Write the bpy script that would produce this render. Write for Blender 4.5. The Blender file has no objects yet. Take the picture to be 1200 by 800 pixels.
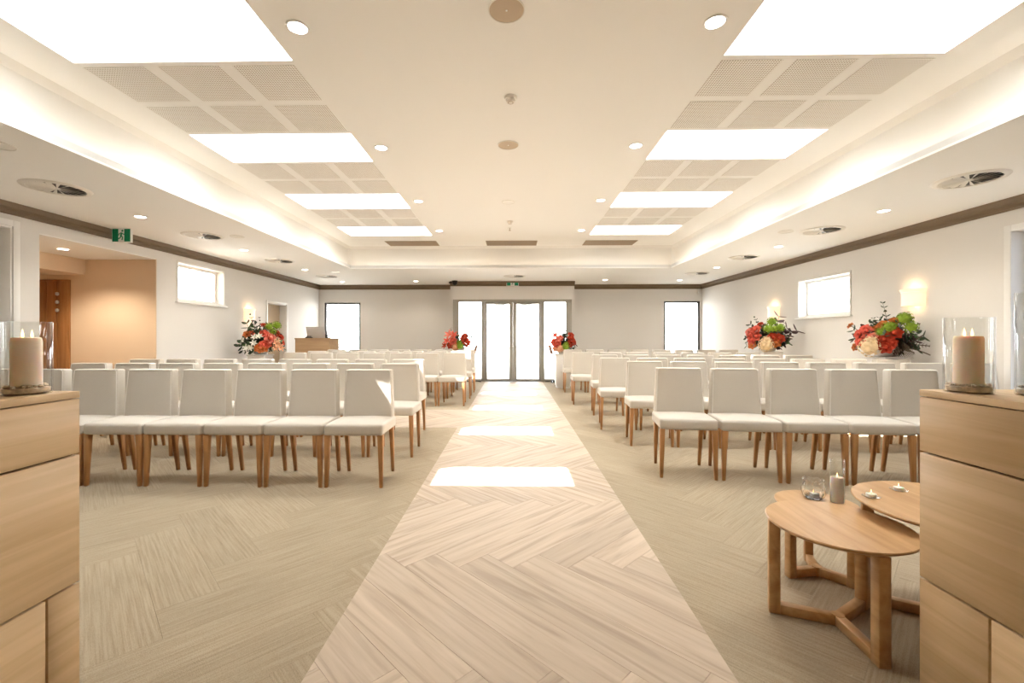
import bpy, bmesh, math, random
from mathutils import Vector, Matrix
random.seed(7)
PI = math.pi
S = bpy.context.scene
C = S.collection

# ------------------------------------------------------------------ camera, world, sun, exposure
cam_d = bpy.data.cameras.new('camera')
cam = bpy.data.objects.new('camera', cam_d); C.objects.link(cam)
cam.location = (0, 0, 1.22)
cam.rotation_euler = (PI/2, 0, 0.0185)
cam_d.sensor_width = 36; cam_d.lens = 15.6
cam_d.shift_x = 0.0071; cam_d.shift_y = -0.0046
cam_d.clip_start = 0.05; cam_d.clip_end = 200
S.camera = cam

W = bpy.data.worlds.new('sky'); S.world = W; W.use_nodes = True
bg = W.node_tree.nodes['Background']
bg.inputs[0].default_value = (.985, .995, 1.0, 1); bg.inputs[1].default_value = 8.0

SUN_A, SUN_B = 0.653, 0.276           # metres travelled in +X, +Y for each metre down
sd = bpy.data.lights.new('sun', 'SUN'); sun = bpy.data.objects.new('sun', sd); C.objects.link(sun)
sd.energy = 18; sd.angle = 0.006; sd.color = (1, 0.95, 0.88)
sun.rotation_euler = Vector((SUN_A, SUN_B, -1)).to_track_quat('-Z', 'Y').to_euler()
sun.location = (-6, -3, 10)

S.view_settings.view_transform = 'Standard'
S.view_settings.look = 'None'
S.view_settings.gamma = 1
S.view_settings.use_curve_mapping = False
S.view_settings.exposure = 1.35
S.cycles.use_denoising = True
S.cycles.max_bounces = 12
S.cycles.diffuse_bounces = 7
S.cycles.transparent_max_bounces = 16
S.cycles.transmission_bounces = 12
S.cycles.sample_clamp_indirect = 6
S.cycles.caustics_reflective = False
S.cycles.caustics_refractive = False

LED_W, DOWN_W, SCONCE_W = .27, 12.0, .28

# ------------------------------------------------------------------ dimensions
XL, XR = -5.68, 5.45                 # side walls
YB, YD, YF = 12.9, 12.1, -2.2        # back wall, entrance doors, wall behind the camera
ZL, ZH = 2.73, 3.26                  # low and raised ceiling
LIPL, LIPR, LIPB, LIPF = -3.60, 3.47, 9.80, 0.9
CVL, CVR, CVB, CVF = -3.73, 3.60, 10.0, 0.75
SKX = [(-3.28, -1.62), (1.52, 3.11)]
SKY = [(2.53 + 1.885*i, 3.255 + 1.885*i) for i in range(4)]
ZG = 3.98                            # skylight glass

# ------------------------------------------------------------------ materials
MATS = {}
def new_mat(name):
    m = bpy.data.materials.new(name); m.use_nodes = True
    MATS[name] = m
    return m, m.node_tree.nodes, m.node_tree.links, m.node_tree.nodes['Principled BSDF']
def plain(name, col, rough=0.6, metal=0.0, spec=0.5, var=0.0, bump=0.0, scale=60):
    m, n, l, p = new_mat(name)
    p.inputs['Base Color'].default_value = (*col, 1)
    p.inputs['Roughness'].default_value = rough
    p.inputs['Metallic'].default_value = metal
    p.inputs['Specular IOR Level'].default_value = spec
    if var or bump:
        tc = n.new('ShaderNodeTexCoord'); t = n.new('ShaderNodeTexNoise')
        t.inputs['Scale'].default_value = scale; t.inputs['Detail'].default_value = 4
        l.new(tc.outputs['Object'], t.inputs['Vector'])
        if var:
            r = n.new('ShaderNodeValToRGB')
            r.color_ramp.elements[0].color = (*[c*(1-var) for c in col], 1)
            r.color_ramp.elements[1].color = (*[min(1, c*(1+var)) for c in col], 1)
            r.color_ramp.elements[0].position = .3; r.color_ramp.elements[1].position = .7
            l.new(t.outputs['Fac'], r.inputs['Fac']); l.new(r.outputs['Color'], p.inputs['Base Color'])
        if bump:
            b = n.new('ShaderNodeBump'); b.inputs['Strength'].default_value = bump; b.inputs['Distance'].default_value = .004
            l.new(t.outputs['Fac'], b.inputs['Height']); l.new(b.outputs['Normal'], p.inputs['Normal'])
    return m
def emit(name, col, strength):
    m, n, l, p = new_mat(name)
    p.inputs['Base Color'].default_value = (*col, 1)
    p.inputs['Emission Color'].default_value = (*col, 1)
    p.inputs['Emission Strength'].default_value = strength
    return m
def wood(name, c1, c2, scale=(1.2, 22, 22), rough=0.45, uv=False, rnd=0.0, c3=None):
    m, n, l, p = new_mat(name)
    tc = n.new('ShaderNodeTexCoord'); mp = n.new('ShaderNodeMapping')
    mp.inputs['Scale'].default_value = scale
    l.new(tc.outputs['UV' if uv else 'Object'], mp.inputs['Vector'])
    src = mp.outputs['Vector']
    oi = n.new('ShaderNodeObjectInfo')
    if rnd:
        ad = n.new('ShaderNodeVectorMath'); ad.operation = 'ADD'
        mul = n.new('ShaderNodeMath'); mul.operation = 'MULTIPLY'; mul.inputs[1].default_value = 137
        l.new(oi.outputs['Random'], mul.inputs[0])
        l.new(src, ad.inputs[0]); l.new(mul.outputs[0], ad.inputs[1]); src = ad.outputs[0]
    t = n.new('ShaderNodeTexNoise'); t.inputs['Scale'].default_value = 1; t.inputs['Detail'].default_value = 6
    t.inputs['Distortion'].default_value = .6
    l.new(src, t.inputs['Vector'])
    r = n.new('ShaderNodeValToRGB')
    e = r.color_ramp.elements
    e[0].color = (*c1, 1); e[1].color = (*c2, 1); e[0].position = .33; e[1].position = .66
    if c3:
        k = e.new(.5); k.color = (*c3, 1)
    l.new(t.outputs['Fac'], r.inputs['Fac'])
    col = r.outputs['Color']
    if rnd:
        hs = n.new('ShaderNodeHueSaturation')
        mr = n.new('ShaderNodeMapRange'); mr.inputs['To Min'].default_value = 1-rnd; mr.inputs['To Max'].default_value = 1+rnd
        l.new(oi.outputs['Random'], mr.inputs['Value']); l.new(mr.outputs[0], hs.inputs['Value'])
        l.new(col, hs.inputs['Color']); col = hs.outputs['Color']
    l.new(col, p.inputs['Base Color'])
    p.inputs['Roughness'].default_value = rough; p.inputs['Specular IOR Level'].default_value = .3
    b = n.new('ShaderNodeBump'); b.inputs['Strength'].default_value = .12; b.inputs['Distance'].default_value = .002
    l.new(t.outputs['Fac'], b.inputs['Height']); l.new(b.outputs['Normal'], p.inputs['Normal'])
    return m
def glass(name, rough=0.0, tint=(1, 1, 1)):
    m, n, l, p = new_mat(name)
    p.inputs['Base Color'].default_value = (*tint, 1)
    p.inputs['Roughness'].default_value = rough
    p.inputs['Transmission Weight'].default_value = 1
    p.inputs['IOR'].default_value = 1.45
    return m
def pane_mat(name, tint=(1, 1, 1)):
    # thin clear window glass: see-through with a faint sheen
    m = bpy.data.materials.new(name); m.use_nodes = True; MATS[name] = m
    n, l = m.node_tree.nodes, m.node_tree.links
    n.remove(n['Principled BSDF'])
    tr = n.new('ShaderNodeBsdfTransparent'); tr.inputs[0].default_value = (*tint, 1)
    gl = n.new('ShaderNodeBsdfGlossy'); gl.inputs['Roughness'].default_value = .02
    mx = n.new('ShaderNodeMixShader'); mx.inputs[0].default_value = .04
    l.new(tr.outputs[0], mx.inputs[1]); l.new(gl.outputs[0], mx.inputs[2])
    l.new(mx.outputs[0], n['Material Output'].inputs['Surface'])
    return m

plain('ceiling_paint', (.89, .88, .855), .85, spec=.2)
plain('front_wall_tan', (.40, .32, .25), .8, spec=.2)
plain('well_paint', (.88, .88, .87), .8, spec=.2)
plain('cove_paint', (.80, .78, .74), .8, spec=.2)
plain('lip_shade_paint', (.66, .655, .64), .8, spec=.2)  # shade put into the colour: greyed because the lip is overlit
plain('wall_paint', (.74, .72, .695), .85, spec=.2)
plain('tan_lit_paint', (.72, .56, .40), .85, spec=.2)  # tan carries the warm alcove lighting as well as wall paint
plain('white_paint', (.82, .81, .79), .45)
plain('cornice_brown', (.18, .125, .075), .6)
plain('frame_grey', (.36, .34, .29), .4, .1)
plain('dark_frame', (.10, .10, .10), .4, .4)
plain('black', (.012, .012, .012), .4)
plain('steel', (.55, .54, .52), .3, .9)
plain('bronze', (.33, .18, .12), .4, .5)
plain('plastic_white', (.78, .75, .69), .4)
plain('speaker_cloth', (.55, .44, .32), .8)
plain('grille_brown', (.36, .28, .20), .7)
plain('subfloor', (.20, .15, .11), .9)
plain('paving', (.42, .41, .39), .9, var=.08, scale=3)
plain('roofing', (.3, .3, .3), .9)
plain('fabric', (.61, .56, .49), .9, spec=.15, var=.04, bump=.25, scale=350)
plain('piping_fabric', (.70, .66, .60), .85, spec=.15)
plain('plinth_white', (.78, .76, .73), .6)
plain('pot_stone', (.74, .70, .65), .7)
plain('sign_green', (.0, .26, .12), .4)
plain('sign_white', (.85, .87, .85), .4)
plain('laptop_grey', (.62, .60, .58), .4)
for nm_, c_ in (('wax', (.92, .76, .61)), ('wax_white', (.90, .86, .78))):
    plain(nm_, c_, .5)
    p_ = MATS[nm_].node_tree.nodes['Principled BSDF']
    p_.inputs['Subsurface Weight'].default_value = .8; p_.inputs['Subsurface Radius'].default_value = (.03, .016, .01); p_.inputs['Subsurface Scale'].default_value = .35
plain('pebbles', (.74, .60, .45), .6, var=.25, bump=.4, scale=70)
plain('salt', (.80, .76, .70), .6, var=.1, bump=.5, scale=160)
plain('tin', (.7, .7, .7), .3, .9)
plain('wick', (.02, .02, .02), .8)
plain('mat_grey', (.30, .32, .36), .8)
emit('flame', (1, .66, .30), 1.7)
emit('lens_glow', (1, .93, .82), 9)
emit('shade_glow', (1, .80, .52), .32)
emit('bulb_glow', (1, .8, .5), 3)
wood('oak_plank',  (.42, .33, .25), (.58, .475, .375), (1.6, 24, 1), .5, uv=True, rnd=.09, c3=(.525, .425, .33))
MATS['oak_plank'].node_tree.nodes['Principled BSDF'].inputs['Specular IOR Level'].default_value = .10
MATS['oak_plank'].node_tree.nodes['Principled BSDF'].inputs['Roughness'].default_value = .6
wood('oak_cabinet', (.52, .355, .185), (.64, .455, .26), (26, 1.3, 26), .5)
wood('oak_table', (.44, .245, .10), (.60, .37, .18), (16, 1.4, 16), .38)
wood('leg_wood', (.35, .165, .06), (.49, .25, .105), (25, 25, 1.6), .4)
wood('desk_wood', (.42, .27, .15), (.52, .35, .20), (1.2, 14, 14), .45)
wood('door_wood', (.28, .12, .04), (.40, .19, .07), (14, 14, 1), .5)
def thin_glass(name, refl=1.0, rough=0.0):
    # blown glass wall: clear, with fresnel reflections at the rims
    m = bpy.data.materials.new(name); m.use_nodes = True; MATS[name] = m
    n, l = m.node_tree.nodes, m.node_tree.links
    n.remove(n['Principled BSDF'])
    tr = n.new('ShaderNodeBsdfTransparent'); tr.inputs[0].default_value = (.965, .97, .965, 1)
    gl = n.new('ShaderNodeBsdfGlossy'); gl.inputs['Roughness'].default_value = rough
    fr = n.new('ShaderNodeFresnel'); fr.inputs['IOR'].default_value = 1.45
    ml = n.new('ShaderNodeMath'); ml.operation = 'MULTIPLY'; ml.inputs[1].default_value = refl; ml.use_clamp = True
    mx = n.new('ShaderNodeMixShader'); 
    ge = n.new('ShaderNodeNewGeometry'); iv = n.new('ShaderNodeMath'); iv.operation = 'SUBTRACT'; iv.inputs[0].default_value = 1
    l.new(ge.outputs['Backfacing'], iv.inputs[1])
    m2 = n.new('ShaderNodeMath'); m2.operation = 'MULTIPLY'
    l.new(fr.outputs[0], m2.inputs[0]); l.new(iv.outputs[0], m2.inputs[1]); l.new(m2.outputs[0], ml.inputs[0])
   
    l.new(ml.outputs[0], mx.inputs[0])
    l.new(tr.outputs[0], mx.inputs[1]); l.new(gl.outputs[0], mx.inputs[2])
    l.new(mx.outputs[0], n['Material Output'].inputs['Surface'])
thin_glass('clear_glass', 1.7)
glass('crystal', .05)
pane_mat('window_glass', (.97, .985, .99))
pane_mat('frosted_glass', (.36, .38, .41))

def carpet_mat():
    m, n, l, p = new_mat('carpet')
    tc = n.new('ShaderNodeTexCoord'); oi = n.new('ShaderNodeObjectInfo')
    mp = n.new('ShaderNodeMapping'); mp.inputs['Scale'].default_value = (3, 95, 1)
    l.new(tc.outputs['UV'], mp.inputs['Vector'])
    t = n.new('ShaderNodeTexNoise'); t.inputs['Scale'].default_value = 1; t.inputs['Detail'].default_value = 3
    l.new(mp.outputs[0], t.inputs['Vector'])
    t2 = n.new('ShaderNodeTexNoise'); t2.inputs['Scale'].default_value = 330; t2.inputs['Detail'].default_value = 2
    l.new(tc.outputs['Object'], t2.inputs['Vector'])
    r = n.new('ShaderNodeValToRGB')
    e = r.color_ramp.elements
    e[0].position = .36; e[1].position = .58
    e[0].color = (.31, .245, .165, 1); e[1].color = (.43, .355, .255, 1)
    ad = n.new('ShaderNodeMath'); ad.operation = 'MULTIPLY_ADD'; ad.inputs[1].default_value = .5
    l.new(t2.outputs['Fac'], ad.inputs[0]); 
    ml = n.new('ShaderNodeMath'); ml.operation = 'MULTIPLY'; ml.inputs[1].default_value = .5
    l.new(t.outputs['Fac'], ml.inputs[0]); l.new(ml.outputs[0], ad.inputs[2])
    l.new(ad.outputs[0], r.inputs['Fac'])
    hs = n.new('ShaderNodeHueSaturation'); mr = n.new('ShaderNodeMapRange')
    mr.inputs['To Min'].default_value = .95; mr.inputs['To Max'].default_value = 1.05
    l.new(oi.outputs['Random'], mr.inputs['Value']); l.new(mr.outputs[0], hs.inputs['Value'])
    l.new(r.outputs['Color'], hs.inputs['Color']); l.new(hs.outputs['Color'], p.inputs['Base Color'])
    p.inputs['Roughness'].default_value = .95; p.inputs['Specular IOR Level'].default_value = .1
    b = n.new('ShaderNodeBump'); b.inputs['Strength'].default_value = .6; b.inputs['Distance'].default_value = .006
    l.new(ad.outputs[0], b.inputs['Height']); l.new(b.outputs['Normal'], p.inputs['Normal'])
carpet_mat()

def perf_mat():
    m, n, l, p = new_mat('perforated_board')
    tc = n.new('ShaderNodeTexCoord')
    sc = n.new('ShaderNodeVectorMath'); sc.operation = 'SCALE'; sc.inputs['Scale'].default_value = 1/.0195
    l.new(tc.outputs['UV'], sc.inputs[0])
    fr = n.new('ShaderNodeVectorMath'); fr.operation = 'FRACTION'; l.new(sc.outputs[0], fr.inputs[0])
    sb = n.new('ShaderNodeVectorMath'); sb.operation = 'SUBTRACT'; sb.inputs[1].default_value = (.5, .5, 0)
    l.new(fr.outputs[0], sb.inputs[0])
    sx = n.new('ShaderNodeSeparateXYZ'); l.new(sb.outputs[0], sx.inputs[0])
    cb = n.new('ShaderNodeCombineXYZ'); l.new(sx.outputs[0], cb.inputs[0]); l.new(sx.outputs[1], cb.inputs[1])
    ln = n.new('ShaderNodeVectorMath'); ln.operation = 'LENGTH'; l.new(cb.outputs[0], ln.inputs[0])
    lt = n.new('ShaderNodeMath'); lt.operation = 'LESS_THAN'; lt.inputs[1].default_value = .29
    l.new(ln.outputs['Value'], lt.inputs[0])
    mx = n.new('ShaderNodeMix'); mx.data_type = 'RGBA'
    mx.inputs['A'].default_value = (.89, .88, .855, 1); mx.inputs['B'].default_value = (.34, .27, .19, 1)
    l.new(lt.outputs[0], mx.inputs['Factor']); l.new(mx.outputs['Result'], p.inputs['Base Color'])
    p.inputs['Roughness'].default_value = .85
perf_mat()

# ------------------------------------------------------------------ mesh helpers
class MB:
    def __init__(s): s.v = []; s.f = []
    def add(s, vs, fs):
        o = len(s.v); s.v += [tuple(p) for p in vs]; s.f += [tuple(i+o for i in f) for f in fs]; return s
    def box(s, x0, x1, y0, y1, z0, z1):
        return s.add([(x, y, z) for z in (z0, z1) for y in (y0, y1) for x in (x0, x1)],
                     [(0, 2, 3, 1), (4, 5, 7, 6), (0, 1, 5, 4), (2, 6, 7, 3), (0, 4, 6, 2), (1, 3, 7, 5)])
    def lathe(s, prof, seg=24, c=(0, 0, 0), sx=1, sy=1):
        vs, fs = [], []
        n = len(prof)
        for i in range(seg):
            a = 2*PI*i/seg
            for r, z in prof: vs.append((c[0]+sx*r*math.cos(a), c[1]+sy*r*math.sin(a), c[2]+z))
        for i in range(seg):
            j = (i+1) % seg
            for k in range(n-1): fs.append((i*n+k, j*n+k, j*n+k+1, i*n+k+1))
        if prof[0][0] > 1e-6: fs.append(tuple(i*n for i in reversed(range(seg))))
        if prof[-1][0] > 1e-6: fs.append(tuple(i*n+n-1 for i in range(seg)))
        return s.add(vs, fs)
    def ring(s, prof, seg=24, c=(0, 0, 0)):
        # closed profile turned around the z axis
        vs, fs = [], []; n = len(prof)
        for i in range(seg):
            a = 2*PI*i/seg
            for r, z in prof: vs.append((c[0]+r*math.cos(a), c[1]+r*math.sin(a), c[2]+z))
        for i in range(seg):
            j = (i+1) % seg
            for k in range(n):
                q = (k+1) % n; fs.append((i*n+k, j*n+k, j*n+q, i*n+q))
        return s.add(vs, fs)
    def frust(s, bot, top):
        # box between two 4-corner rings
        return s.add(list(bot)+list(top), [(3, 2, 1, 0), (4, 5, 6, 7), (0, 1, 5, 4), (1, 2, 6, 5), (2, 3, 7, 6), (3, 0, 4, 7)])
    def prism(s, poly, axis, a0, a1):
        # polygon in the plane across the axis, extruded from a0 to a1
        n = len(poly)
        def P(p, a): return {'x': (a, p[0], p[1]), 'y': (p[0], a, p[1]), 'z': (p[0], p[1], a)}[axis]
        return s.add([P(p, a0) for p in poly]+[P(p, a1) for p in poly],
                     [tuple(range(n)), tuple(reversed(range(n, 2*n)))]+[(i, i+n, (i+1) % n+n, (i+1) % n) for i in range(n)])
    def tube(s, pts, r, seg=8):
        pts = [Vector(p) for p in pts]; vs, fs = [], []; n = len(pts)
        for i, p in enumerate(pts):
            d = (pts[min(i+1, n-1)]-pts[max(i-1, 0)]).normalized()
            u = d.orthogonal().normalized(); w = d.cross(u)
            rr = r[i] if isinstance(r, (list, tuple)) else r
            for k in range(seg):
                a = 2*PI*k/seg; vs.append(p+rr*(math.cos(a)*u+math.sin(a)*w))
        for i in range(n-1):
            for k in range(seg):
                q = (k+1) % seg; fs.append((i*seg+k, i*seg+q, (i+1)*seg+q, (i+1)*seg+k))
        fs.append(tuple(reversed(range(seg)))); fs.append(tuple(range((n-1)*seg, n*seg)))
        return s.add(vs, fs)
    def mesh(s, name, smooth=False, bevel=0, seg=2, ang=35):
        me = bpy.data.meshes.new(name)
        bm = bmesh.new()
        vv = [bm.verts.new(p) for p in s.v]
        for f in s.f:
            try: bm.faces.new([vv[i] for i in f])
            except ValueError: pass
        bmesh.ops.recalc_face_normals(bm, faces=bm.faces)
        if bevel:
            ed = [e for e in bm.edges if len(e.link_faces) == 2 and e.calc_face_angle(0) > math.radians(ang)]
            bmesh.ops.bevel(bm, geom=ed, offset=bevel, segments=seg, affect='EDGES', profile=.5, clamp_overlap=True)
        if smooth or bevel:
            for f in bm.faces: f.smooth = True
        if smooth or bevel:
            for e in bm.edges:
                if len(e.link_faces) == 2 and e.calc_face_angle(0) > math.radians(50): e.smooth = False
        bm.to_mesh(me); bm.free()
        return me
    def build(s, name, mat, parent=None, smooth=False, bevel=0, seg=2, loc=None, label=None):
        return link(name, s.mesh(name, smooth, bevel, seg), mat, parent, loc, label)

def link(name, me, mat, parent=None, loc=None, label=None, rot=None):
    if mat and not me.materials: me.materials.append(MATS[mat])
    o = bpy.data.objects.new(name, me); C.objects.link(o)
    if parent: o.parent = parent
    if loc: o.location = loc
    if rot: o.rotation_euler = rot
    if label: o['label'] = label
    return o
def thing(name, label, cat, loc=(0, 0, 0), rotz=0, group=None):
    o = bpy.data.objects.new(name, None); C.objects.link(o)
    o.empty_display_size = .1
    o.location = loc; o.rotation_euler = (0, 0, rotz)
    return tag(o, label, cat, group)
def tag(o, label, cat, group=None):
    o['label'] = label; o['category'] = cat
    if group: o['group'] = group
    return o
def struct(o, label=None):
    o['kind'] = 'structure'
    if label: o['label'] = label
    return o
def copy_tree(o, parent=None):
    c = o.copy(); C.objects.link(c)
    if parent: c.parent = parent
    for ch in list(o.children): copy_tree(ch, c)
    return c
def lamp(name, typ, parent, loc, watts, col, size=.05, rot=None, **kw):
    d = bpy.data.lights.new(name, typ); d.energy = watts; d.color = col
    if typ == 'AREA':
        d.shape = 'RECTANGLE'; d.size = kw['sx']; d.size_y = kw['sy']
        if 'spread' in kw: d.spread = kw['spread']
    else: d.shadow_soft_size = size
    if typ == 'SPOT': d.spot_size = kw.get('cone', 2.0); d.spot_blend = .6
    o = bpy.data.objects.new(name, d); C.objects.link(o); o.location = loc
    if parent: o.parent = parent
    if rot: o.rotation_euler = rot
    return o
def rounded_box(w, d, h, r, n=5, dome=(0, 0, 0, 0)):
    """box w x d x h centred in x, y from 0, z from 0, edges rounded by r; dome = bulge on top, front"""
    def cs(half):
        inner = [-(half-r)+2*(half-r)*i/n for i in range(n+1)]
        e = [half-r+r*t for t in (.35, .7, 1)]
        return [-q for q in reversed(e)]+inner+e
    ax = [cs(w/2), cs(d/2), cs(h/2)]; hf = (w/2, d/2, h/2)
    vs, fs, idx = [], [], {}
    def vert(p):
        k = tuple(round(c, 6) for c in p)
        if k in idx: return idx[k]
        q = [max(-(hf[i]-r), min(hf[i]-r, p[i])) for i in range(3)]
        dv = Vector([p[i]-q[i] for i in range(3)])
        if dv.length > 1e-9: dv = dv.normalized()*r
        v = [q[i]+dv[i] for i in range(3)]
        u, f_, t = v[0]/hf[0], v[1]/hf[1], v[2]/hf[2]
        if t > 0: v[2] += dome[0]*(1-u*u)*(1-f_*f_)*t
        if f_ < 0: v[1] -= dome[1]*(1-u*u)*(1-t*t)*(-f_)
        idx[k] = len(vs); vs.append((v[0], v[1]+hf[1], v[2]+hf[2])); return idx[k]
    for a in range(3):
        b, c = (a+1) % 3, (a+2) % 3
        for sgn in (-1, 1):
            for i in range(len(ax[b])-1):
                for j in range(len(ax[c])-1):
                    q = []
                    for (ii, jj) in ((i, j), (i+1, j), (i+1, j+1), (i, j+1)):
                        p = [0, 0, 0]; p[a] = sgn*hf[a]; p[b] = ax[b][ii]; p[c] = ax[c][jj]; q.append(vert(p))
                    fs.append(tuple(q if sgn > 0 else reversed(q)))
    m = MB(); m.add(vs, fs); return m

# ------------------------------------------------------------------ floor
m = MB(); m.box(XL-2.6, XR+.3, YF-.3, YB+.3, -.12, -.012)
floor = struct(m.build('floor', 'subfloor'))

def herring(L, Wd, ang, bounds):
    """planks of a herringbone floor as (corner list, origin, direction) in floor coordinates"""
    n = round(L/Wd); ca, sa = math.cos(ang), math.sin(ang)
    x0, x1, y0, y1 = bounds
    cs = [(x, y) for x in (x0, x1) for y in (y0, y1)]
    us = [x*ca+y*sa for x, y in cs]; vs = [-x*sa+y*ca for x, y in cs]
    i0, i1 = int(min(us)/Wd)-n-1, int(max(us)/Wd)+n+1
    j0, j1 = int(min(vs)/Wd)-n-1, int(max(vs)/Wd)+n+1
    out = []
    for j in range(j0, j1):
        for i in range(i0, i1):
            if (i-j) % (2*n) == 0: r = (i*Wd, j*Wd, (i+n)*Wd, (j+1)*Wd, 0)
            elif (i-j) % (2*n) == 2*n-1: r = (i*Wd, j*Wd, (i+1)*Wd, (j+n)*Wd, 1)
            else: continue
            out.append(r)
    return out, ca, sa
def clip(poly, rect):
    x0, x1, y0, y1 = rect
    for ax, lim, sg in ((0, x0, 1), (0, x1, -1), (1, y0, 1), (1, y1, -1)):
        res = []
        for k in range(len(poly)):
            p, q = poly[k-1], poly[k]
            dp, dq = sg*(p[ax]-lim), sg*(q[ax]-lim)
            if (dp >= 0) != (dq >= 0):
                t = dp/(dp-dq); res.append((p[0]+t*(q[0]-p[0]), p[1]+t*(q[1]-p[1])))
            if dq >= 0: res.append(q)
        poly = res
        if len(poly) < 3: return None
    area = .5*abs(sum(poly[k-1][0]*poly[k][1]-poly[k][0]*poly[k-1][1] for k in range(len(poly))))
    return poly if area > 3e-4 else None
def lay(L, Wd, ang, rects, gap, name, mat, parent, ztop, thick, keep=300, rank=None, dy=0.0):
    bx = (min(r[0] for r in rects), max(r[1] for r in rects), min(r[2] for r in rects), max(r[3] for r in rects))
    pl, ca, sa = herring(L, Wd, ang, bx)
    pieces = []
    for (u0, v0, u1, v1, o) in pl:
        g = gap/2
        quad = [(u0+g, v0+g), (u1-g, v0+g), (u1-g, v1-g), (u0+g, v1-g)]
        quad = [(u*ca-v*sa, u*sa+v*ca+dy) for u, v in quad]
        polys = [c for c in (clip(quad, r) for r in rects) if c]
        if polys:
            cx = sum(p[0] for q in polys for p in q)/sum(len(q) for q in polys)
            cy = sum(p[1] for q in polys for p in q)/sum(len(q) for q in polys)
            pieces.append((polys, o, (u0, v0), cx, cy))
    if rank: pieces.sort(key=lambda p: rank(p[3], p[4]))
    def emit_mesh(group, nm):
        vs, fs, uv = [], [], []
        for polys, o, (u0, v0), cx, cy in group:
            ro = random.random()*50
            def UV(x, y):
                y -= dy; u, v = x*ca+y*sa-u0, -x*sa+y*ca-v0
                return (u+ro, v) if o == 0 else (v+ro, u)
            for p in polys:
                b = len(vs); n = len(p)
                vs += [(x, y, ztop) for x, y in p]+[(x, y, ztop-thick) for x, y in p]
                fs.append(tuple(range(b, b+n))); uv += [UV(x, y) for x, y in p]
                for k in range(n):
                    q = (k+1) % n
                    fs.append((b+k, b+n+k, b+n+q, b+q))
                    uv += [UV(*p[k]), UV(*p[k]), UV(*p[q]), UV(*p[q])]
        me = bpy.data.meshes.new(nm); me.from_pydata(vs, [], fs)
        l = me.uv_layers.new(name='UVMap')
        for i, c in enumerate(uv): l.data[i].uv = c
        return me
    for p in pieces[:keep]: link(name, emit_mesh([p], name), mat, parent)
    if pieces[keep:]:
        o = link(name+'_field', emit_mesh(pieces[keep:], name), mat, parent); o['kind'] = 'stuff'

AX0, AX1 = -.748, .797
WOODR = [(AX0, AX1, YF, YD-.06), (XL, AX0, 5.95, 7.42)]
CARP = [(XL, AX0, YF, 5.95), (XL, AX0, 7.42, YB), (AX1, XR, YF, YB)]
lay(1.22, 1.22/6, -PI/4, WOODR, .0015, 'oak_plank', 'oak_plank', floor, 0, .01, dy=.62,
    rank=lambda x, y: abs(y-2) if abs(x) < .9 else abs(y-2)+3)
lay(1.0, .25, PI/4+.0, CARP, .0008, 'carpet_plank', 'carpet', floor, -.001, .008, keep=280,
    rank=lambda x, y: math.hypot(x, y-1.5)+(6 if y < .3 else 0))
m = MB(); m.box(AX0, AX1, YD-.06, YB+.2, -.02, 0); struct(m.build('floor_threshold', 'mat_grey'))

# entrance floor grate
t = thing('entrance_grate', 'narrow dark slotted floor grate before the glass entrance doors', 'floor grate', (.02, 11.72, 0))
m = MB(); m.box(-.62, .62, -.09, -.075, 0, .006).box(-.62, .62, .075, .09, 0, .006).box(-.62, -.605, -.075, .075, 0, .006).box(.605, .62, -.075, .075, 0, .006)
m.build('frame', 'steel', t)
m = MB(); m.box(-.605, .605, -.075, .075, .0005, .0015); m.build('well', 'black', t)
me = MB().box(-.012, .012, -.075, .075, .0015, .006).mesh('slat'); me.materials.append(MATS['steel'])
for k in range(26): link('slat', me, None, t, (-.585+k*.0468, 0, 0))

# ------------------------------------------------------------------ walls
def wall_cells(u0, u1, z0, z1, holes):
    us = sorted({u0, u1} | {h[0] for h in holes} | {h[1] for h in holes})
    zs = sorted({z0, z1} | {h[2] for h in holes} | {h[3] for h in holes})
    for a, b in zip(us, us[1:]):
        for c, d in zip(zs, zs[1:]):
            um, zm = (a+b)/2, (c+d)/2
            if not any(h[0] < um < h[1] and h[2] < zm < h[3] for h in holes): yield a, b, c, d
WT = .22
ALC = (5.22, 6.97, 0, 2.46)
WIN_L = (7.42, 8.60, 1.85, 2.48)
DOOR_L = (10.16, 11.02, 0, 2.02)
NEAR_L = (3.95, 4.93, 0, 2.47)
m = MB()
for a, b, c, d in wall_cells(YF-WT, YB+WT, -.02, ZL+.02, [ALC, WIN_L, DOOR_L, NEAR_L]): m.box(XL-WT, XL, a, b, c, d)
wall_left = struct(m.build('wall_left', 'wall_paint'))
WIN_R = (7.28, 8.55, 1.60, 2.26)
NEAR_R = (3.75, 4.95, .35, 2.37)
m = MB()
for a, b, c, d in wall_cells(YF-WT, YB+WT, -.02, ZL+.02, [WIN_R, NEAR_R]): m.box(XR, XR+WT, a, b, c, d)
wall_right = struct(m.build('wall_right', 'wall_paint'))
BW1, BW2 = (-5.53, -4.46, .04, 2.22), (4.36, 5.40, .04, 2.25)
ENT = (-1.64, 1.60, 0, 2.24)
m = MB()
for a, b, c, d in wall_cells(XL-WT, XR+WT, -.02, ZL+.02, [BW1, BW2, (ENT[0], ENT[1], -.02, 2.24)]): m.box(a, b, YB, YB+WT, c, d)
wall_back = struct(m.build('wall_back', 'wall_paint'))
m = MB(); m.box(XL, XR, YF-WT, YF, -.02, ZL+.02)
struct(m.build('wall_front', 'front_wall_tan'))

# entrance lobby: bulkhead and returns standing proud of the back wall
m = MB(); m.box(ENT[0]-.03, ENT[1]+.03, YD, YB, 2.24, ZL+.01)
m.box(ENT[0]-.08, ENT[0], YD+.06, YB, 0, ZL).box(ENT[1], ENT[1]+.08, YD+.06, YB, 0, ZL)
struct(m.build('wall_lobby', 'wall_paint'))

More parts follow.
